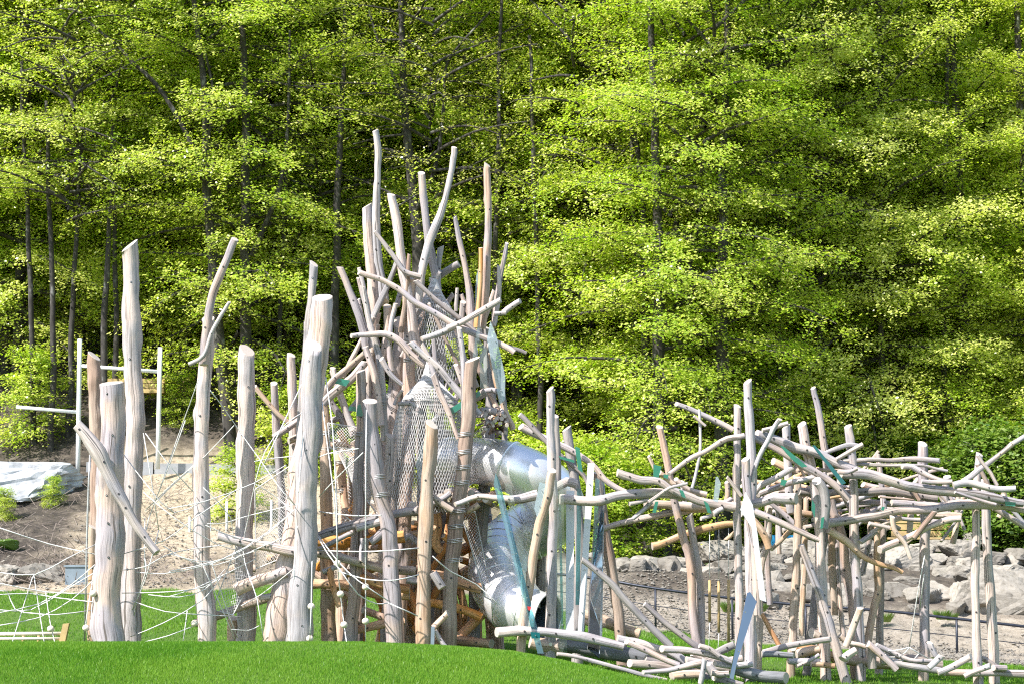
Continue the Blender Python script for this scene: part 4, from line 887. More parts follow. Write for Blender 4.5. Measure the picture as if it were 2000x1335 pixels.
# glass plates of the tower
pplate('glass_plate', '936,613 941,618 932,697 923,697', 35.9, 'clear', .03, tw)
pplate('glass_plate', '936,662 951,682 952,757 938,757', 36.0, 'clear', .03, tw)
pplate('glass_plate', '958,627 970,657 987,735 986,780 976,790 951,662', 36.2, 'pale', .03, tw, 3)
pplate('glass_plate', '942,500 946,530 935,640 925,640 930,540', 37.3, 'pale', .03, tw)
pplate('glass_bar', '879,797 936,762 940,770 884,808', 35.9, 'green', .04, tw)
pplate('glass_plate', '662,738 684,742 676,754 654,748', 36.1, 'green', .03, tw); pplate('glass_plate', '682,792 697,794 696,803 681,801', 36.4, 'green', .03, tw); pplate('glass_collar', '696,812 698,792 704,788 710,812', 35.6, 'green', .05, tw)
pplate('slate_board', '842,1222 849,1222 848,1263 841,1262', 34.6, 'slate', .04, tw)
pplate('dark_panel', '855,1056 889,1050 889,1112 857,1118', 39.4, 'board', .05, tw); pplate('dark_panel', '812,1060 838,1060 838,1100 812,1100', 39.3, 'board', .05, tw)
pplate('pale_board', '812,905 822,870 834,850 822,960', 36.6, 'pale', .03, tw)
# wire bindings round the wrapped posts
def ring(cx, cy, rpx, Y, tilt=.12, par=tw, turns=3):
    m = MB(); c = P(cx, cy, Y); r = rpx * Y / F
    for q in range(turns):
        pts = [c + Vector((math.cos(a) * r, math.sin(a) * r, math.cos(a) * tilt * r + q * .028)) for a in np.linspace(0, 2 * math.pi, 17)]
        tube(m, pts, .007, 5, .2, False)
    m.build('wire_binding', M['wire'], par)
for x, y, r2, Y2 in ((909, 850, 15, 35.7), (906, 885, 15, 35.7), (904, 915, 15.5, 35.7), (901, 945, 15.5, 35.7), (894, 1000, 15.5, 35.7), (891, 1030, 16, 35.7), (889, 1058, 16, 35.7), (887, 1096, 16, 35.7),
                     (738, 933, 16, 35.3), (745, 968, 16, 35.3), (947, 965, 10.5, 38.7), (951, 1010, 11, 38.7), (800, 668, 12.5, 37.1), (800, 705, 12.5, 37.1), (703, 850, 11, 36.0), (636, 880, 11.5, 36.6), (636, 848, 11.5, 36.6), (668, 960, 9.5, 37.7), (664, 905, 10, 37.7), (848, 548, 10, 37.6), (742, 830, 10, 36.4), (745, 790, 10, 36.4), (757, 775, 12, 37.2)):
    ring(x, y, r2, Y2)
# nets
def patch_net(name, tl, tr, br, bl, nu, nv, parent, sag=.12, rad=.0045, mat='net'):
    """diamond mesh netting between four corners"""
    c = [P(*q) for q in (tl, tr, br, bl)]; m = MB()
    nrm = (c[1] - c[0]).cross(c[3] - c[0]).normalized()
    def S(u, v):
        p = (c[0] * (1 - u) + c[1] * u) * (1 - v) + (c[3] * (1 - u) + c[2] * u) * v
        return p + nrm * sag * math.sin(math.pi * u) * math.sin(math.pi * v)
    for d in (1, -1):
        for k in range(-nv, nu):
            pts = []
            for j in range(0, nv + 1):
                u = (k + j) / nu if d == 1 else (nu - k - j) / nu
                if -1e-6 <= u <= 1 + 1e-6: pts.append(S(u, j / nv))
            if len(pts) > 1: tube(m, pts[::2] + ([pts[-1]] if len(pts) % 2 == 0 else []), rad, 3, 9, False)
    for e in ([S(t, 0) for t in np.linspace(0, 1, 6)], [S(t, 1) for t in np.linspace(0, 1, 6)], [S(0, t) for t in np.linspace(0, 1, 6)], [S(1, t) for t in np.linspace(0, 1, 6)]):
        tube(m, e, .010, 4, 9, False)
    return m.build(name, M[mat], parent)
def cone_net(name, cx, Y, prof, nw, parent, rad=.0045):
    """netting of revolution; prof: (row, half width px)"""
    m = MB(); A = catmull([(cx + (p[2] if len(p) > 2 else 0), p[0], p[1]) for p in prof], 11)
    rowsN = len(A)
    for d in (1, -1):
        for k in range(nw):
            pts = []
            for i, (x, y, r) in enumerate(A):
                a = 2 * math.pi * (k + d * i * .75) / nw; c = P(x, y, Y); rr = r * Y / F
                pts.append(c + Vector((math.cos(a) * rr, math.sin(a) * rr * .9, 0)))
            tube(m, pts, rad, 3, 9, False)
    return m.build(name, M['net'], parent)
cone_net('net', 848, 37.5, [(545, 5), (575, 17), (610, 38), (660, 50), (720, 58), (748, 62)], 60, tw, .0036)
cone_net('net', 838, 36.7, [(700, 4), (735, 14), (765, 40), (790, 58), (850, 72), (920, 82, -4), (1000, 86, -8)], 92, tw, .0042)
ring(838, 783, 54, 36.7, .05, tw, 2)
patch_net('net', (905, 860, 35.9), (948, 830, 37.2), (942, 930, 37.2), (898, 960, 35.9), 8, 18, tw, .1, .0038)
patch_net('net', (900, 1000, 36.0), (928, 998, 36.4), (962, 1172, 36.6), (948, 1165, 36.0), 5, 28, tw, .05, .0035)
patch_net('net', (640, 825, 36.3), (706, 835, 36.3), (708, 885, 36.2), (645, 875, 36.3), 11, 8, tw, -.2, .0038)
patch_net('net', (655, 872, 36.3), (722, 880, 36.0), (740, 1005, 35.8), (690, 945, 36.2), 11, 18, tw, -.1, .0038)
patch_net('net', (655, 900, 38.2), (700, 890, 37.4), (712, 1010, 37.4), (660, 1030, 38.2), 9, 20, tw, .1, .0038)

# ---- tube slide
sl = thing('tube_slide', 'stainless steel tube slide coiling down from the tower deck to its dark round exit', 'slide', P(1010, 1262, 37.4))
path = [(868, 897, 38.2), (905, 898, 37.8), (950, 901, 37.3), (995, 910, 36.9), (1045, 935, 36.9), (1078, 966, 37.3), (1086, 996, 38.0), (1060, 1022, 38.6), (1020, 1044, 38.7), (986, 1072, 38.4), (973, 1110, 37.8), (979, 1148, 37.1), (1002, 1182, 36.7), (1038, 1199, 36.5), (1070, 1206, 36.3)]
Wp = catmull([tuple(P(*q)) for q in path], .085)
T, U, W = frames(Wp); sides = 40; th = np.arange(sides) * 2 * math.pi / sides
rad = np.interp(np.linspace(0, 1, len(Wp)), [0, .2, .35, .6, .78, .9, 1], [.41, .45, .53, .57, .56, .50, .44])
def swept(rad, i0, i1, ribs=0):
    m = MB(); V = []; k = 0
    for i in range(i0, i1):
        rr = rad[i] + (ribs if (i - i0) % 2 else 0)
        V.append(Wp[i] + rr * (np.cos(th)[:, None] * U[i] + np.sin(th)[:, None] * W[i]))
    n = len(V); V = np.array(V).reshape(-1, 3); Fc = []; UV = []
    for i in range(n - 1):
        for j in range(sides):
            q = (j + 1) % sides; Fc.append((i * sides + j, i * sides + q, (i + 1) * sides + q, (i + 1) * sides + j)); UV.append([(j / sides, i * .085), ((j + 1) / sides, i * .085), ((j + 1) / sides, (i + 1) * .085), (j / sides, (i + 1) * .085)])
    m.add(V, Fc, UV); return m
n = len(Wp); c1, c2, c3 = int(n * .30), int(n * .58), int(n * .66)
secs = [(0, int(n * .22)), (int(n * .22) - 1, c2), (c2 - 1, n)]
for a0, b0 in secs: swept(rad, a0, min(b0, n), .0).build('tube_section', M['steel'], sl)
for i in (int(n * .22), c2, n - 1, 2):
    m = MB(); pts = [Wp[i] + (rad[i] + .008) * (math.cos(a) * U[i] + math.sin(a) * W[i]) for a in np.linspace(0, 2 * math.pi, 33)]; tube(m, pts, .02, 6, 9, False); m.build('flange', M['steel'], sl)
m = MB()
for i in range(c2 + 3, n - 3, 3):                               # lobster-back seams of the lower bend
    tube(m, [Wp[i] + (rad[i] + .004) * (math.cos(a) * U[i] + math.sin(a) * W[i]) for a in np.linspace(0, 2 * math.pi, 33)], .009, 4, 9, False)
m.build('seam', M['steel'], sl)
m = MB(); i = n - 1                                             # the inside of the exit
V = np.concatenate([Wp[i] + (rad[i] - .02) * (np.cos(th)[:, None] * U[i] + np.sin(th)[:, None] * W[i]), Wp[i - 9] + (rad[i] - .02) * (np.cos(th)[:, None] * U[i - 9] + np.sin(th)[:, None] * W[i - 9])])
m.add(V, [(j, sides + j, sides + (j + 1) % sides, (j + 1) % sides) for j in range(sides)] + [tuple(sides + j for j in range(sides))]); m.build('exit_lining', M['slate'], sl)
m = MB(); plate(m, [P(1018, 1108, 36.0), P(1053, 1150, 36.6), P(1054, 1186, 36.6), P(1020, 1180, 36.1)], .03); m.build('exit_hood', M['steel'], sl, False)

# ---- frame with hanging glass strips right of the slide
gf = thing('glass_strip_frame', 'log frame right of the slide with tall white and clear glass strips', 'climbing frame', P(1110, 1290, 35.2))
def GL(name, pts, r, Y, mat='s', **kw): return log(gf, name, pts, r, Y, mat, **kw)
GL('post', '1074,760 1077,850 1080,930 1080,1010 1077,1100 1077,1200 1075,1278', (8, 11), 34.6, 's', cut=(-.9, -.5), post=True, bolts=6)
GL('post', '1079,918 1070,970 1051,1021 1042,1075 1034,1144 1024,1210 1018,1268', (8, 10), 34.2, 't', cut=(0, -.8), post=True, bolts=4, wob=1.4)
GL('post', '1107,836 1116,900 1126,956 1130,1040 1132,1150 1130,1240', (9, 11), 36.2, 'g', cut=(-.9, -.3), post=True, bolts=2)
GL('post', '1168,925 1173,970 1184,1054 1198,1126 1207,1190 1212,1250', (9, 11), 36.6, 'b', post=True, bolts=2)
GL('post', '1085,812 1088,860 1090,950', (6, 7), 35.4, 'g', bolts=0)
GL('branch', '889,984 905,978 932,969 970,972 1004,975 1030,971 1050,965', (4.5, 9), 34.7, 's', bolts=2, wob=1.3)
GL('branch', '1094,974 1133,978 1170,977 1205,967 1240,963 1290,963 1340,969', (10, 9), 34.5, 's', bolts=4)
GL('branch', '1062,960 1085,950 1105,938 1126,944', (7, 10), 35.0, 's', bolts=1, wob=1.6)
GL('branch', '1015,809 1038,832 1061,856 1090,884 1112,903 1141,928 1150,950', (5.5, 4), 35.6, 'g', bolts=2)
GL('branch', '1018,832 1042,845 1080,862 1119,881 1158,906 1180,935 1210,955 1236,966', (7, 5), 35.9, 'p', bolts=3, wob=1.3)
GL('branch', '1130,1196 1160,1206 1200,1221 1249,1238', (10, 12), 36.8, 't', cut0=(0, -.2), bolts=2); GL('branch', '1138,1212 1160,1218 1182,1220', (6, 5), 36.0, 't')
GL('rail_log', '970,1234 1000,1232 1050,1233 1084,1236 1130,1241 1170,1250 1218,1262', (9.5, 8), 34.0, 's', cut=(-.2, -.5), bolts=3)
GL('ground_log', '1036,1252 1065,1258 1100,1266', (12, 12), 34.6, 't', cut=(0, -.2), bolts=0)
GL('ground_log', '1084,1256 1120,1262 1176,1270 1220,1278 1262,1287 1300,1290', (13, 15), 34.9, 'd', bolts=1)
GL('ground_log', '1088,1276 1135,1283 1207,1303 1260,1318 1302,1328', (4, 4.5), 33.2, 's', bolts=1)
GL('branch', '1137,1092 1165,1113 1197,1140 1218,1167 1260,1212 1311,1262', (5.5, 7.5), 33.6, 'g', cut=(-.9, 0), bolts=2)
GL('branch', '1259,1178 1280,1198 1304,1220 1340,1246 1370,1268', (5, 6.5), 33.6, 'g', cut=(-.2, -.3), bolts=1)
pplate('glass_strip', '968,922 976,940 1062,1275 1050,1275 964,945', [34.3, 34.3, 33.9, 33.9, 34.3], 'teal', .03, gf, 8)
pplate('glass_strip', '978,982 985,982 1034,1222 1026,1224', [34.1, 34.1, 33.8, 33.8], 'clear', .03, gf, 6)
pplate('glass_strip', '985,942 998,946 1040,1150 1024,1150', 34.5, 'clear', .02, gf, 3)
pplate('glass_strip', '1054,940 1066,944 1056,998 1049,1009 1043,992', 33.9, 'pale', .02, gf, 2)
pplate('glass_strip', '1148,903 1161,904 1140,1238 1128,1237', [34.9, 34.9, 34.6, 34.6], 'white', .02, gf, 4)
pplate('glass_strip', '1106,957 1122,957 1120,1232 1105,1230', [34.9, 34.9, 34.6, 34.6], 'white', .02, gf, 4)
pplate('glass_strip', '1163,932 1171,936 1159,1236 1152,1236', 35.1, 'teal', .04, gf, 8)
pplate('glass_strip', '1166,931 1181,942 1176,1240 1170,1284 1148,1266 1150,1160', [35.3, 35.3, 34.3, 34.2, 34.2, 35.0], 'clear', .02, gf, 6)
pplate('glass_strip', '1091,985 1096,985 1101,1246 1096,1246', 34.7, 'teal', .04, gf, 5)
pplate('glass_strip', '1127,952 1136,955 1132,1180 1124,1180', 35.0, 'teal', .03, gf, 4)
pplate('glass_strip', '1079,935 1100,940 1108,1278 1092,1272', 34.25, 'clear', .02, gf, 3)
pplate('glass_tie', '1123,871 1132,874 1138,922 1129,916', 35.2, 'green', .03, gf); pplate('glass_tie', '1091,889 1122,898 1122,903 1094,895', 35.3, 'green', .03, gf)
pplate('glass_tie', '1036,1233 1054,1234 1055,1245 1038,1246', 33.65, 'deepteal', .02, gf, 1)
m = MB(); plate(m, [P(1030, 1183, 33.85), P(1038, 1184, 33.85), P(1036, 1191, 33.85), P(1031, 1190, 33.85)], .05); m.build('red_cap', M['red'], gf, False)
m = MB(); c = P(1075, 1256, 34.6) + Vector((0, -.12, 0)); tube(m, [c, c + Vector((0, -.03, 0))], .032, 12, 1); m.build('bolt_plate', M['bolt_metal'], gf, False)

# ---- the long log frame on the right
rf = thing('log_climbing_frame', 'long raised frame of many crossing bleached logs and branches on posts at the right', 'climbing frame', P(1650, 1300, 35.5))
def RL(pts, r, Y, mat='s', name='branch', **kw): return log(rf, name, pts, r, Y, mat, **kw)
def RP(pts, r, Y, mat='s', **kw): kw.setdefault('post', True); kw.setdefault('bolts', 3); return log(rf, 'post', pts, r, Y, mat, **kw)
RP('1460,745 1461,800 1465,870 1468,945 1464,1044 1466,1157 1467,1310', (8.5, 11.5), 34.0, 's', cut=(-.9, -.6), bolts=5)
RP('1440,792 1440,860 1440,934 1439,1010 1443,1130 1445,1255', (7, 9), 34.8, 'p', bolts=3)
RP('1456,896 1458,940 1462,1000 1474,1080 1480,1200', (8.5, 8), 33.7, 's', post=False)
RP('1288,833 1296,877 1310,940 1320,990 1332,1039 1348,1100 1352,1185 1358,1255', (6.5, 9), 34.9, 'p', cut=(.4, -.7), bolts=4)
RP('1346,1006 1358,1072 1366,1128 1369,1190 1370,1255', (7, 9), 35.1, 'p')
RP('1566,828 1574,875 1586,920 1595,988 1600,1038 1602,1120 1608,1226', (9, 11), 34.9, 'p', bolts=4)
RP('1588,757 1600,807 1610,875 1614,930', (5, 7), 35.4, 's', post=False)
RP('1656,832 1662,875 1667,942 1669,1032 1674,1125 1678,1246', (8, 10), 35.0, 's', cut=(-.4, -.5), bolts=4)
RP('1620,960 1632,1010 1643,1038 1652,1100 1664,1176 1668,1246', (8, 10), 35.6, 'p')
RP('1713,1010 1713,1060 1713,1113 1715,1150 1706,1190 1699,1230', (6.5, 7.5), 35.8, 't')
RP('1556,930 1558,1000 1557,1100 1552,1180 1548,1255', (7, 9), 35.4, 't')
RP('1535,832 1538,880 1541,960 1545,1000', (8, 8), 35.8, 's', post=False)
RP('1802,866 1804,931 1806,1032 1806,1075 1806,1176 1806,1298', (9, 10), 35.6, 's', bolts=4)
RP('1913,886 1909,930 1906,1008 1905,1150 1909,1309', (7.5, 9.5), 34.9, 's', bolts=4)
RP('1923,936 1926,1010 1928,1075 1936,1200 1941,1304', (8, 10), 35.4, 'p', bolts=2)
RP('1565,1063 1592,1130 1614,1196 1640,1284', (6.5, 10), 34.3, 's', bolts=3)
RP('1503,988 1499,1058 1487,1106 1484,1200', (6, 7), 35.9, 't')
RP('1714,885 1720,930 1728,1000', (5, 6), 36.2, 's', post=False); RP('1725,1000 1722,1100 1718,1250', (6, 8), 37.0, 'b')
RP('1596,940 1610,1000 1607,1060 1590,1200', (7, 9), 36.0, 'g')
RL('1321,788 1342,795 1364,805 1397,821 1431,839', (4.5, 6.5), 34.5, 's', bolts=2)
RL('1307,925 1330,908 1352,893 1376,882 1397,868 1420,855 1454,850', (4.5, 6), 34.2, 's', bolts=2, wob=1.3)
RL('1366,799 1367,832 1367,877 1360,920 1352,952', (2.6, 3.4), 34.2, 's', name='twig', bolts=1); RL('1355,812 1366,821 1378,831', 2.8, 34.1, 's', name='twig', bolts=0)
RL('1267,890 1272,902 1279,915', (3.4, 4), 34.3, 't', name='twig', bolts=0); RL('1420,931 1433,948 1448,968', (3.5, 4), 33.6, 't', name='twig', bolts=0); RL('1289,922 1302,934 1318,946', (5, 5), 34.0, 't', bolts=0)
RL('1206,922 1230,930 1251,937 1285,940 1305,953 1330,965 1375,980 1410,985 1436,990', (8, 8.5), 34.3, 's', cut=(-.9, -.2), bolts=4, wob=1.2)
RL('1229,983 1250,979 1268,975', (4.5, 3.5), 34.5, 's', bolts=0); RL('1343,943 1325,948 1307,953 1288,966 1267,980', (2.8, 4), 33.9, 's', name='twig', bolts=1)
RL('1271,980 1258,994 1236,1012', (5, 4.5), 34.6, 's', bolts=1)
RL('1167,1034 1200,1024 1234,1016 1270,1008 1304,1002 1350,996 1389,991', (6, 6.5), 35.5, 'p', bolts=3)
RL('1274,1066 1300,1058 1347,1041 1390,1030 1431,1022', (8, 7), 35.3, 't', cut=(-.3, -.2), bolts=3)
RL('1555,973 1530,974 1510,972 1490,980 1462,984', (11, 9), 33.9, 's', cut=(.2, -.6), bolts=2)
RL('1478,847 1510,855 1555,873 1595,884 1629,902 1665,915 1696,927', (9, 9), 34.7, 's', cut=(-.2, -.5), bolts=3)
RL('1640,925 1696,927 1752,942 1790,950 1830,956 1880,962 1930,970 1998,982', (10, 8), 34.5, 's', bolts=4)
RL('1472,854 1510,873 1544,893 1572,911 1600,925 1617,936 1640,955 1658,974', (6.5, 7.5), 34.2, 's', bolts=4)
RL('1523,818 1510,838 1498,862 1485,885 1474,915 1468,940', (5, 4.5), 33.8, 's', bolts=1); RL('1489,840 1515,833 1539,826', (4.5, 5), 34.6, 's', bolts=0)
RL('1550,912 1530,924 1510,935 1487,946 1474,962', (6, 6), 34.3, 's', bolts=1); RL('1548,941 1570,936 1590,931', (5, 5), 34.2, 's', cut=(0, -.2), bolts=1)
RL('1467,996 1490,1005 1515,1016 1560,1036 1600,1054', (7, 5), 33.5, 's', bolts=1)
RL('1467,1010 1484,1030 1496,1052 1502,1070', (6, 7), 34.6, 't', bolts=1); RL('1507,1072 1526,1054 1545,1034', (4, 5), 34.8, 't', bolts=1)
RL('1487,1196 1504,1228 1522,1260', (4, 5), 35.2, 'o', bolts=0); RL('1417,1054 1428,1045 1436,1038', 4, 34.8, 't', bolts=0); RL('1369,1012 1382,1008 1394,1003', 4, 34.4, 's', bolts=0); RL('1394,1003 1402,996 1412,992', 5, 34.2, 's', bolts=0)
RL('1977,866 1960,880 1944,893 1925,908 1910,918 1896,930 1880,940', (5, 6), 34.4, 's', bolts=1, wob=.8); RL('2030,835 2000,853 1977,866', (5, 5), 34.4, 's', bolts=0)
RL('1910,888 1921,905 1935,922 1948,947', (3.5, 3.5), 34.2, 's', bolts=0)
RL('1835,899 1800,897 1775,896 1740,898 1707,896 1676,898 1647,899', (5.5, 4.5), 35.0, 's', bolts=1); RL('1851,919 1825,914 1804,909 1752,908 1710,907 1669,905', (2.8, 4), 35.2, 's', bolts=1)
RL('1762,910 1780,910 1797,920 1820,930 1842,938', (5.5, 5), 34.7, 's', cut=(-.2, -.4), bolts=1); RL('1860,940 1830,940 1800,939', (5, 4.5), 34.4, 's', bolts=0)
RL('1984,953 1955,955 1930,953 1905,946 1887,943 1862,947', (6, 6.5), 34.2, 's', bolts=1, wob=1.2)
RL('1561,958 1610,962 1676,960 1720,958 1752,960 1790,966 1830,972', (8, 8), 35.2, 'g', bolts=3); RL('1741,981 1770,982 1797,984 1850,986', (7, 6), 35.0, 's', bolts=1)
RL('1615,1021 1650,1017 1685,1010 1720,1004 1752,996 1790,995 1820,994 1860,987 1892,985 1955,987 2010,996', (8.5, 7.5), 34.7, 'p', bolts=5)
RL('1617,925 1640,922 1655,922 1674,914', (3.5, 4), 34.3, 's', bolts=0); RL('1611,884 1625,878 1640,873 1658,868 1676,870', (4, 5), 34.9, 's', bolts=0); RL('1633,896 1655,884 1685,867', (3.5, 4.5), 34.6, 's', bolts=0)
RL('1865,960 1895,970 1932,982 1945,985', (3.2, 4), 33.9, 's', bolts=0); RL('1941,990 1965,1005 2002,1027', (6, 6), 35.0, 's', bolts=0); RL('1968,985 1985,1005 2005,1030', (4, 4), 35.3, 's', bolts=0)
RL('1595,938 1608,955 1612,985 1608,1030', (9, 8), 34.1, 'g', cut=(0, -.9), bolts=1)
RL('1618,1033 1640,1046 1658,1058 1674,1075 1690,1088 1708,1097 1726,1103 1745,1108 1763,1117', (7.5, 4), 34.9, 't', bolts=1)
RL('1718,1073 1745,1061 1776,1048 1800,1035 1821,1025 1850,1015 1876,1012', (7, 6), 34.5, 's', bolts=2); RL('1743,1008 1745,1025 1750,1040 1766,1060 1772,1072 1779,1090', (5.5, 4), 34.3, 't', bolts=1)
RL('1700,1040 1730,1022 1760,1010', (4, 5), 34.9, 't', bolts=0); RL('1680,1058 1700,1045 1712,1036', (5, 5), 34.9, 's', bolts=0); RL('1698,1021 1715,1025 1738,1030', (4, 4), 34.6, 's', bolts=0)
RL('1826,998 1812,1015 1800,1030 1785,1050', (5, 5), 34.4, 'b', bolts=0); RL('1550,940 1575,935 1592,932', (6, 6), 34.6, 's', bolts=0)
RL('1480,965 1505,955 1530,945 1560,935', (6, 6), 35.4, 's', bolts=1); RL('1510,900 1540,915 1570,920 1600,918', (7, 7), 35.9, 't', bolts=1); RL('1430,972 1400,990 1392,1005', (5, 5), 34.4, 's', bolts=0)
RL('1320,935 1345,955 1380,965', (5, 6), 35.4, 's', bolts=0); RL('1260,985 1300,985 1350,988 1420,985 1480,990', (9, 9), 35.4, 't', bolts=1); RL('1332,940 1336,965 1338,990', (5, 5), 35.6, 's', bolts=0)
rs0 = random.Random(9)
for k2 in range(24):                                        # back layers of the raised frame
    x = rs0.uniform(1470, 1960); y = 930 + rs0.uniform(0, 90) + (x - 1470) * .02; a = rs0.uniform(-.35, .4) + rs0.choice((0, 0, 0, .7, -.7)); l = rs0.uniform(35, 90)
    RL('%.0f,%.0f %.0f,%.0f %.0f,%.0f' % (x - math.cos(a) * l, y - math.sin(a) * l, x, y + rs0.uniform(-5, 5), x + math.cos(a) * l, y + math.sin(a) * l), rs0.uniform(3.2, 6.5), rs0.uniform(36.2, 38.2), rs0.choice('sspptto'), name='beam', bolts=rs0.choice((0, 1)), wob=1.8)
for k2, (x, y0, y1) in enumerate(((1500, 960, 1180), (1640, 930, 1250), (1758, 940, 1010), (1850, 930, 1005), (1960, 960, 1010), (1420, 940, 990), (1575, 960, 1240), (1622, 970, 1200), (1694, 960, 1120), (1780, 950, 1040), (1870, 965, 1060), (1520, 930, 1080))):
    RL('%d,%d %d,%d %d,%d' % (x, y0, x + rs0.uniform(-6, 6), (y0 + y1) / 2, x + rs0.uniform(-10, 10), y1), rs0.uniform(5, 7), 37.0, rs0.choice('pts'), bolts=1)
for k2 in range(30):                                        # thin sticks woven through the frame
    x = rs0.uniform(1480, 1940); y = 905 + rs0.uniform(0, 110) + (x - 1480) * .03; a = rs0.choice((.2, -.2, .9, -.9, 1.4)) + rs0.uniform(-.3, .3); l = rs0.uniform(18, 50)
    RL('%.0f,%.0f %.0f,%.0f %.0f,%.0f' % (x - math.cos(a) * l, y - math.sin(a) * l, x + rs0.uniform(-3, 3), y + rs0.uniform(-5, 5), x + math.cos(a) * l, y + math.sin(a) * l), rs0.uniform(2.2, 4.2), rs0.uniform(34.6, 37.0), rs0.choice('sspptb'), name='stick', bolts=0)
# plates on the frame
pplate('white_board', '1446,995 1456,960 1470,985 1479,1040 1496,1174 1484,1170 1468,1030', 33.45, 'white', .04, rf)
pplate('mirror_plate', '1459,1157 1465,1155 1478,1174 1440,1290 1432,1328 1425,1322 1428,1300', [33.30, 33.30, 33.28, 33.14, 33.1, 33.1, 33.12], 'mirror', .02, rf, 2)
pplate('glass_plate', '1398,930 1402,930 1408,943 1402,980 1393,977', 33.8, 'pale', .02, rf)
pplate('glass_bar', '1586,869 1592,869 1652,942 1644,946', 33.9, 'deepteal', .03, rf); pplate('glass_bar', '1522,868 1532,872 1577,910 1566,912 1545,895', 33.9, 'green', .03, rf)
for q in ('1276,906 1292,910 1286,932 1276,930', '1326,955 1334,957 1340,972 1332,969', '1280,978 1286,978 1281,1000 1274,1000', '1296,925 1306,926 1304,934 1296,932', '1526,935 1538,937 1532,948 1524,946', '1374,976 1383,982 1390,1002 1382,1000', '1586,975 1592,985 1591,1010 1585,995', '1722,988 1728,989 1726,996 1721,995', '1962,978 1984,980 1982,988 1964,986', '1604,1010 1610,1008 1607,1030 1602,1032'):
    pplate('glass_tie', q, 33.85 if '1722' not in q and '1962' not in q else 34.3, 'green', .03, rf)
m = MB(); c = P(1466, 1318, 34.0) + Vector((0, -.12, 0)); tube(m, [c, c + Vector((0, -.03, 0))], .032, 12, 1); m.build('bolt_plate', M['bolt_metal'], rf, False)

# ---- the jumble of logs on the ground
def heap(label, Yh, rows, name='log_jumble', px=1350):
    t = thing(name, label, 'log pile', P(px, 1310, Yh))
    for pts, r, Y, mt in rows: log(t, 'log', pts, r, Y, mt, bolts=1)
    return t
heap('low jumble of crossed logs lying on the grass in front of the mirror plate', 33.5, [
 ('1206,1246 1248,1255 1285,1266 1318,1278 1346,1298', (8, 8), 34.2, 's'), ('1224,1252 1268,1272 1300,1288 1326,1298', (6, 6), 33.6, 's'),
 ('1293,1266 1347,1270 1403,1281 1431,1292', (7, 6), 33.3, 's'), ('1366,1260 1386,1266 1405,1280', (5, 5), 33.2, 's'), ('1256,1312 1290,1308 1315,1305 1369,1293', (4, 6.5), 32.9, 's'),
 ('1376,1286 1374,1305 1368,1334', (5, 5), 32.6, 's'), ('1312,1320 1335,1318 1370,1316', (9, 9), 33.2, 't'), ('1434,1258 1418,1264 1396,1276', (8, 8), 33.7, 'g'), ('1424,1314 1405,1315 1390,1312', (6, 6), 32.8, 's'),
 ('1535,1323 1500,1320 1476,1316 1430,1304', (12, 12), 33.5, 'd'), ('1380,1297 1392,1312 1410,1332', (9, 9), 33.0, 's'), ('1340,1290 1390,1300 1459,1306', (10, 9), 33.7, 's'),
 ('1550,1279 1520,1277 1488,1276', (6, 6), 33.6, 'd'), ('1622,1247 1600,1249 1560,1255 1520,1264 1490,1273', (6, 6), 33.8, 'g'), ('1230,1294 1290,1300 1340,1308', (8, 8), 34.0, 'b'), ('1260,1285 1320,1300 1390,1325', (8, 9), 34.3, 'g'),
 ('1395,1322 1420,1328 1450,1338', (7, 7), 32.9, 'g'), ('1350,1318 1380,1325 1410,1336', (8, 8), 33.9, 'd'), ('1355,1275 1395,1290 1450,1285', (8, 8), 34.4, 'p'), ('1396,1294 1430,1300 1470,1296', (6, 6), 33.4, 's')])
heap('wide heap of crossed logs on the ground under the long log frame', 35, [
 ('1548,1262 1580,1268 1625,1280 1660,1286', (9, 9), 35.2, 'o'), ('1585,1234 1600,1243 1618,1258', (10, 9), 34.9, 't'), ('1556,1277 1575,1272 1600,1268', (9, 8), 34.9, 't'),
 ('1540,1290 1570,1291 1604,1292', (6, 7), 34.6, 's'), ('1556,1300 1578,1290 1600,1277', (4, 4), 34.2, 's'), ('1584,1296 1610,1298 1630,1300', (6, 6), 34.5, 't'), ('1646,1286 1657,1276 1672,1268', (8, 7), 34.0, 's'),
 ('1680,1186 1672,1205 1665,1224 1651,1262', (6.5, 7), 34.1, 't'), ('1650,1285 1680,1289 1710,1293 1760,1296', (11, 11), 35.0, 'b'), ('1695,1256 1720,1278 1751,1307', (7, 7), 34.2, 'p'), ('1702,1262 1703,1280 1704,1304', (9, 9), 34.4, 'g'),
 ('1711,1258 1740,1272 1776,1288 1820,1290', (4.5, 5), 34.8, 's'), ('1720,1291 1776,1301 1815,1306 1846,1312', (7, 7), 34.6, 's'), ('1839,1279 1828,1290 1814,1303', (7, 6), 34.2, 's'), ('1896,1281 1862,1298 1832,1312', (6, 7), 33.9, 's'),
 ('1846,1312 1900,1314 1950,1313 2020,1314', (7, 7), 34.7, 'p'), ('1934,1299 1910,1308 1884,1320', (6, 5), 33.7, 's'), ('1816,1254 1820,1265 1828,1280', (6, 6), 34.9, 's'), ('1916,1284 1930,1290 1945,1300', (5, 5), 35.0, 'b'),
 ('1940,1303 1952,1303 1966,1304', (6, 6), 34.6, 'g'), ('1655,1255 1672,1258 1690,1262', (5, 5), 34.6, 't'), ('1640,1240 1650,1250 1668,1256', (6, 6), 35.0, 't'), ('1600,1250 1612,1270 1640,1298', (6, 7), 35.3, 'o'), ('1730,1280 1780,1284 1840,1298', (9, 9), 35.5, 'b')], px=1750)

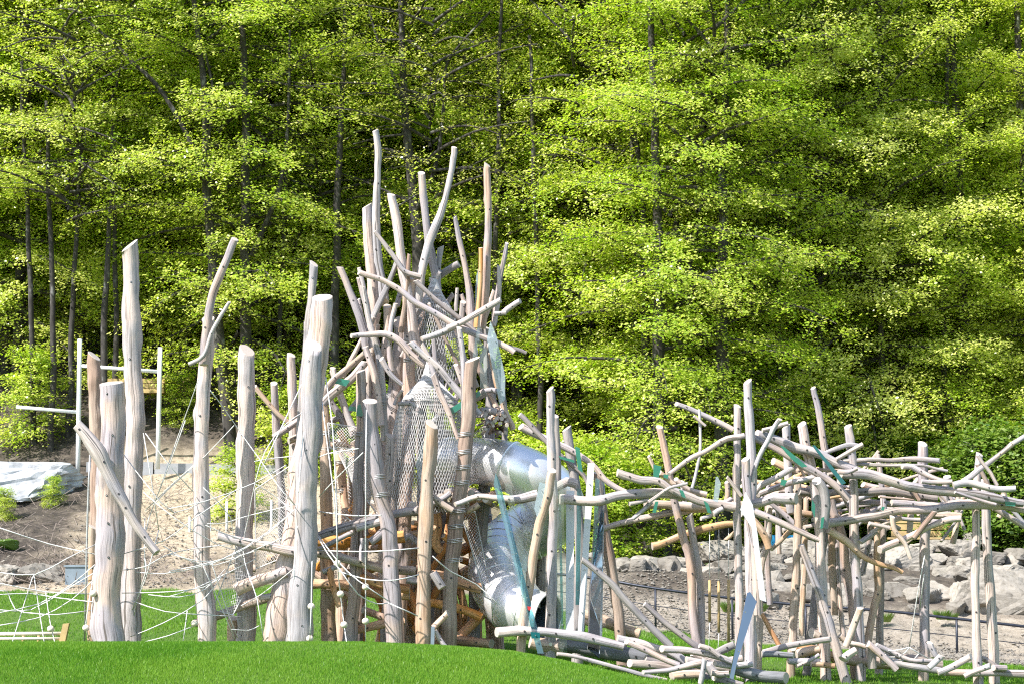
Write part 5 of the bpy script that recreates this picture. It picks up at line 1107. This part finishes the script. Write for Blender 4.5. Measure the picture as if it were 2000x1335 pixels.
# ---- three hanging wooden bars
t = thing('hanging_bars', 'three slim wooden bars hung on thin ropes between the posts of the right frame', 'hanging bars', P(1404, 1255, 35.6))
for x, y0, y1, rt in ((1386, 1132, 1213, 1101), (1404, 1134, 1234, 1101), (1423, 1131, 1254, 1101)):
    ppole('%d,%d %d,%d' % (x, y0, x, y1), 2.7, 35.6, 'bar', 'yellow', t); ppole('%d,%d %d,%d' % (x, rt - 70, x, y0), .7, 35.6, 'rope', 'rope', t); ppole('%d,%d %d,%d' % (x, y1, x - 2, 1275), .6, 35.6, 'rope', 'rope', t)

# ---- ropes
def ropes(t, specs, Y=34.6, r=1.05):
    for s in specs.strip().split('\n'):
        s = s.strip()
        if not s: continue
        pp = parse(s); Ys = [Y + .9 * math.sin(i * 1.3 + pp[0][0] * .013) * (.5 if len(pp) > 2 else .25) for i in range(len(pp))]
        m = MB(); tube(m, [P(a, b, q) for (a, b), q in zip(pp, Ys)], r * Y / F, 5, .35, True); m.build('rope', M['rope'], t)
def ball(t, x, y, Y, r=7):
    bm = bmesh.new(); bmesh.ops.create_uvsphere(bm, u_segments=14, v_segments=10, radius=r * Y / F); me = bpy.data.meshes.new('ball'); bm.to_mesh(me); bm.free()
    for p in me.polygons: p.use_smooth = True
    for v in me.vertices: v.co.z *= .93
    me.materials.append(M['ball']); o = bpy.data.objects.new('ball', me); C.objects.link(o); o.parent = t; o.location = P(x, y, Y) - root_of(t)
t = thing('rope_net', 'loose white rope web between the left picture edge and the thickest log', 'rope net', P(90, 1255, 34.6))
ropes(t, '''0,1030 95,1061 189,1082
189,1061 130,1090 68,1121 0,1117
0,1138 91,1155 187,1159
0,1153 15,1155 30,1189 70,1197 113,1199 185,1190
0,1195 76,1178 140,1140 185,1102
0,1220 76,1205 140,1170 185,1129
66,1121 75,1180 87,1257
64,1125 45,1185 23,1257
89,1155 98,1215 108,1257
0,1190 60,1190 130,1150 188,1115
185,1105 178,1150 168,1215 175,1250
188,1120 180,1180 176,1235
0,1160 60,1158 110,1166 187,1175''')
ball(t, 99, 1227, 34.6); ball(t, 168, 1225, 34.2); ball(t, 182, 1158, 34.0)
t = thing('rope_net', 'white rope web strung between the thickest log, the horned log and the smooth pink log', 'rope net', P(330, 1255, 34.8))
ropes(t, '''280,845 296,940 310,1034
362,820 330,910 300,985 284,1040 283,1110
378,908 330,950 284,996
242,887 290,950 340,1000 397,977
242,1112 285,1105 322,1084 380,1070 474,1060
265,1116 322,1119 397,1104 450,1085
238,1157 322,1155 397,1146 440,1120
257,1172 322,1193 390,1199 471,1203
255,1242 320,1215 397,1170 436,1120
284,1252 330,1240 382,1220
242,1080 320,1055 378,1012 470,950
388,739 370,790 348,850 310,960
411,762 440,800 474,850 513,904 545,950 576,985
284,845 330,907 378,960
283,1090 285,1115 270,1160 262,1200
310,1034 284,1130 258,1190
283,1010 282,1110
280,960 340,1010 420,1060 470,1075
397,951 451,1010 453,1069
330,992 400,978 495,943 559,907
402,1025 471,1052 576,1069
405,1022 440,1020 485,1006 590,981
330,1115 436,1090 520,1040 590,981
411,1101 470,1075 527,1038 585,985
330,1164 383,1147 440,1120 500,1090
358,1250 366,1190
397,1105 430,1180 460,1249
414,1101 440,1180 464,1245
453,1228 485,1230 506,1221
320,1065 360,1090 420,1103 480,1080 550,1050
497,900 540,893 576,890
598,800 555,830 518,880 499,939 485,1010 474,1069 485,1120 502,1168 515,1249
457,830 400,890 330,953 300,985
471,1182 510,1160 541,1136 576,1108
497,943 540,970 575,1000
330,1080 390,1095 450,1090 540,1060
290,1160 350,1165 400,1150 440,1110
''', 34.5, .95)
ball(t, 380, 1216, 34.4)
patch_net('net', (498, 955, 35.3), (572, 905, 35.2), (560, 1085, 35.4), (500, 1110, 35.6), 11, 24, t, .15, .0032)
patch_net('net', (462, 1065, 35.2), (492, 1130, 35.2), (455, 1200, 35.0), (415, 1190, 35.2), 7, 14, t, .1, .0032)
t = thing('rope_net', 'white ropes with threaded wooden balls hanging in front of the tower deck', 'rope net', P(700, 1255, 34.6))
ropes(t, '''636,735 650,840 657,990 659,1099 665,1159 672,1219 677,1253
629,784 637,850 650,950 660,1060
716,800 715,860 714,1000 714,1145 714,1254
612,1040 609,1110 608,1183 605,1250
623,998 690,1006 745,1005
616,1074 700,1076 760,1074 818,1069
616,1038 640,1080 666,1114 700,1160 735,1178 758,1176
758,1176 785,1188 816,1202
660,1114 715,1130 770,1132 818,1121
623,969 660,930 709,883
619,1041 660,1095 700,1133 758,1172
594,741 570,790 542,850 516,905
606,760 590,870 583,960
604,900 640,885 700,875
845,1085 880,1115 930,1140 975,1180
600,985 580,1030 574,1130
''', 34.3, 1.2)
for x, y in ((659, 1099), (665, 1159), (672, 1219), (714, 1145), (714, 1212), (608, 1183), (605, 1246)): ball(t, x, y, 34.3, 7.2)
t = thing('steel_mast', 'thin grey steel mast beside the thickest log', 'mast', P(165, 1254, 34.8)); ppole('176,887 171,1000 165,1256', 1.9, 34.8, 'pole', 'wire', t)
t = thing('rope_net', 'thin rope fanning out from the roped post over the right log heap', 'rope net', P(1776, 1290, 35.2))
ropes(t, '''1806,1084 1792,1160 1776,1263
1776,1263 1740,1270 1710,1258
1776,1263 1760,1280 1735,1282
1776,1263 1795,1275 1820,1288
1710,1258 1735,1282 1770,1290
1805,1120 1800,1160 1797,1185
1795,1275 1780,1293''', 35.0, 1.1)
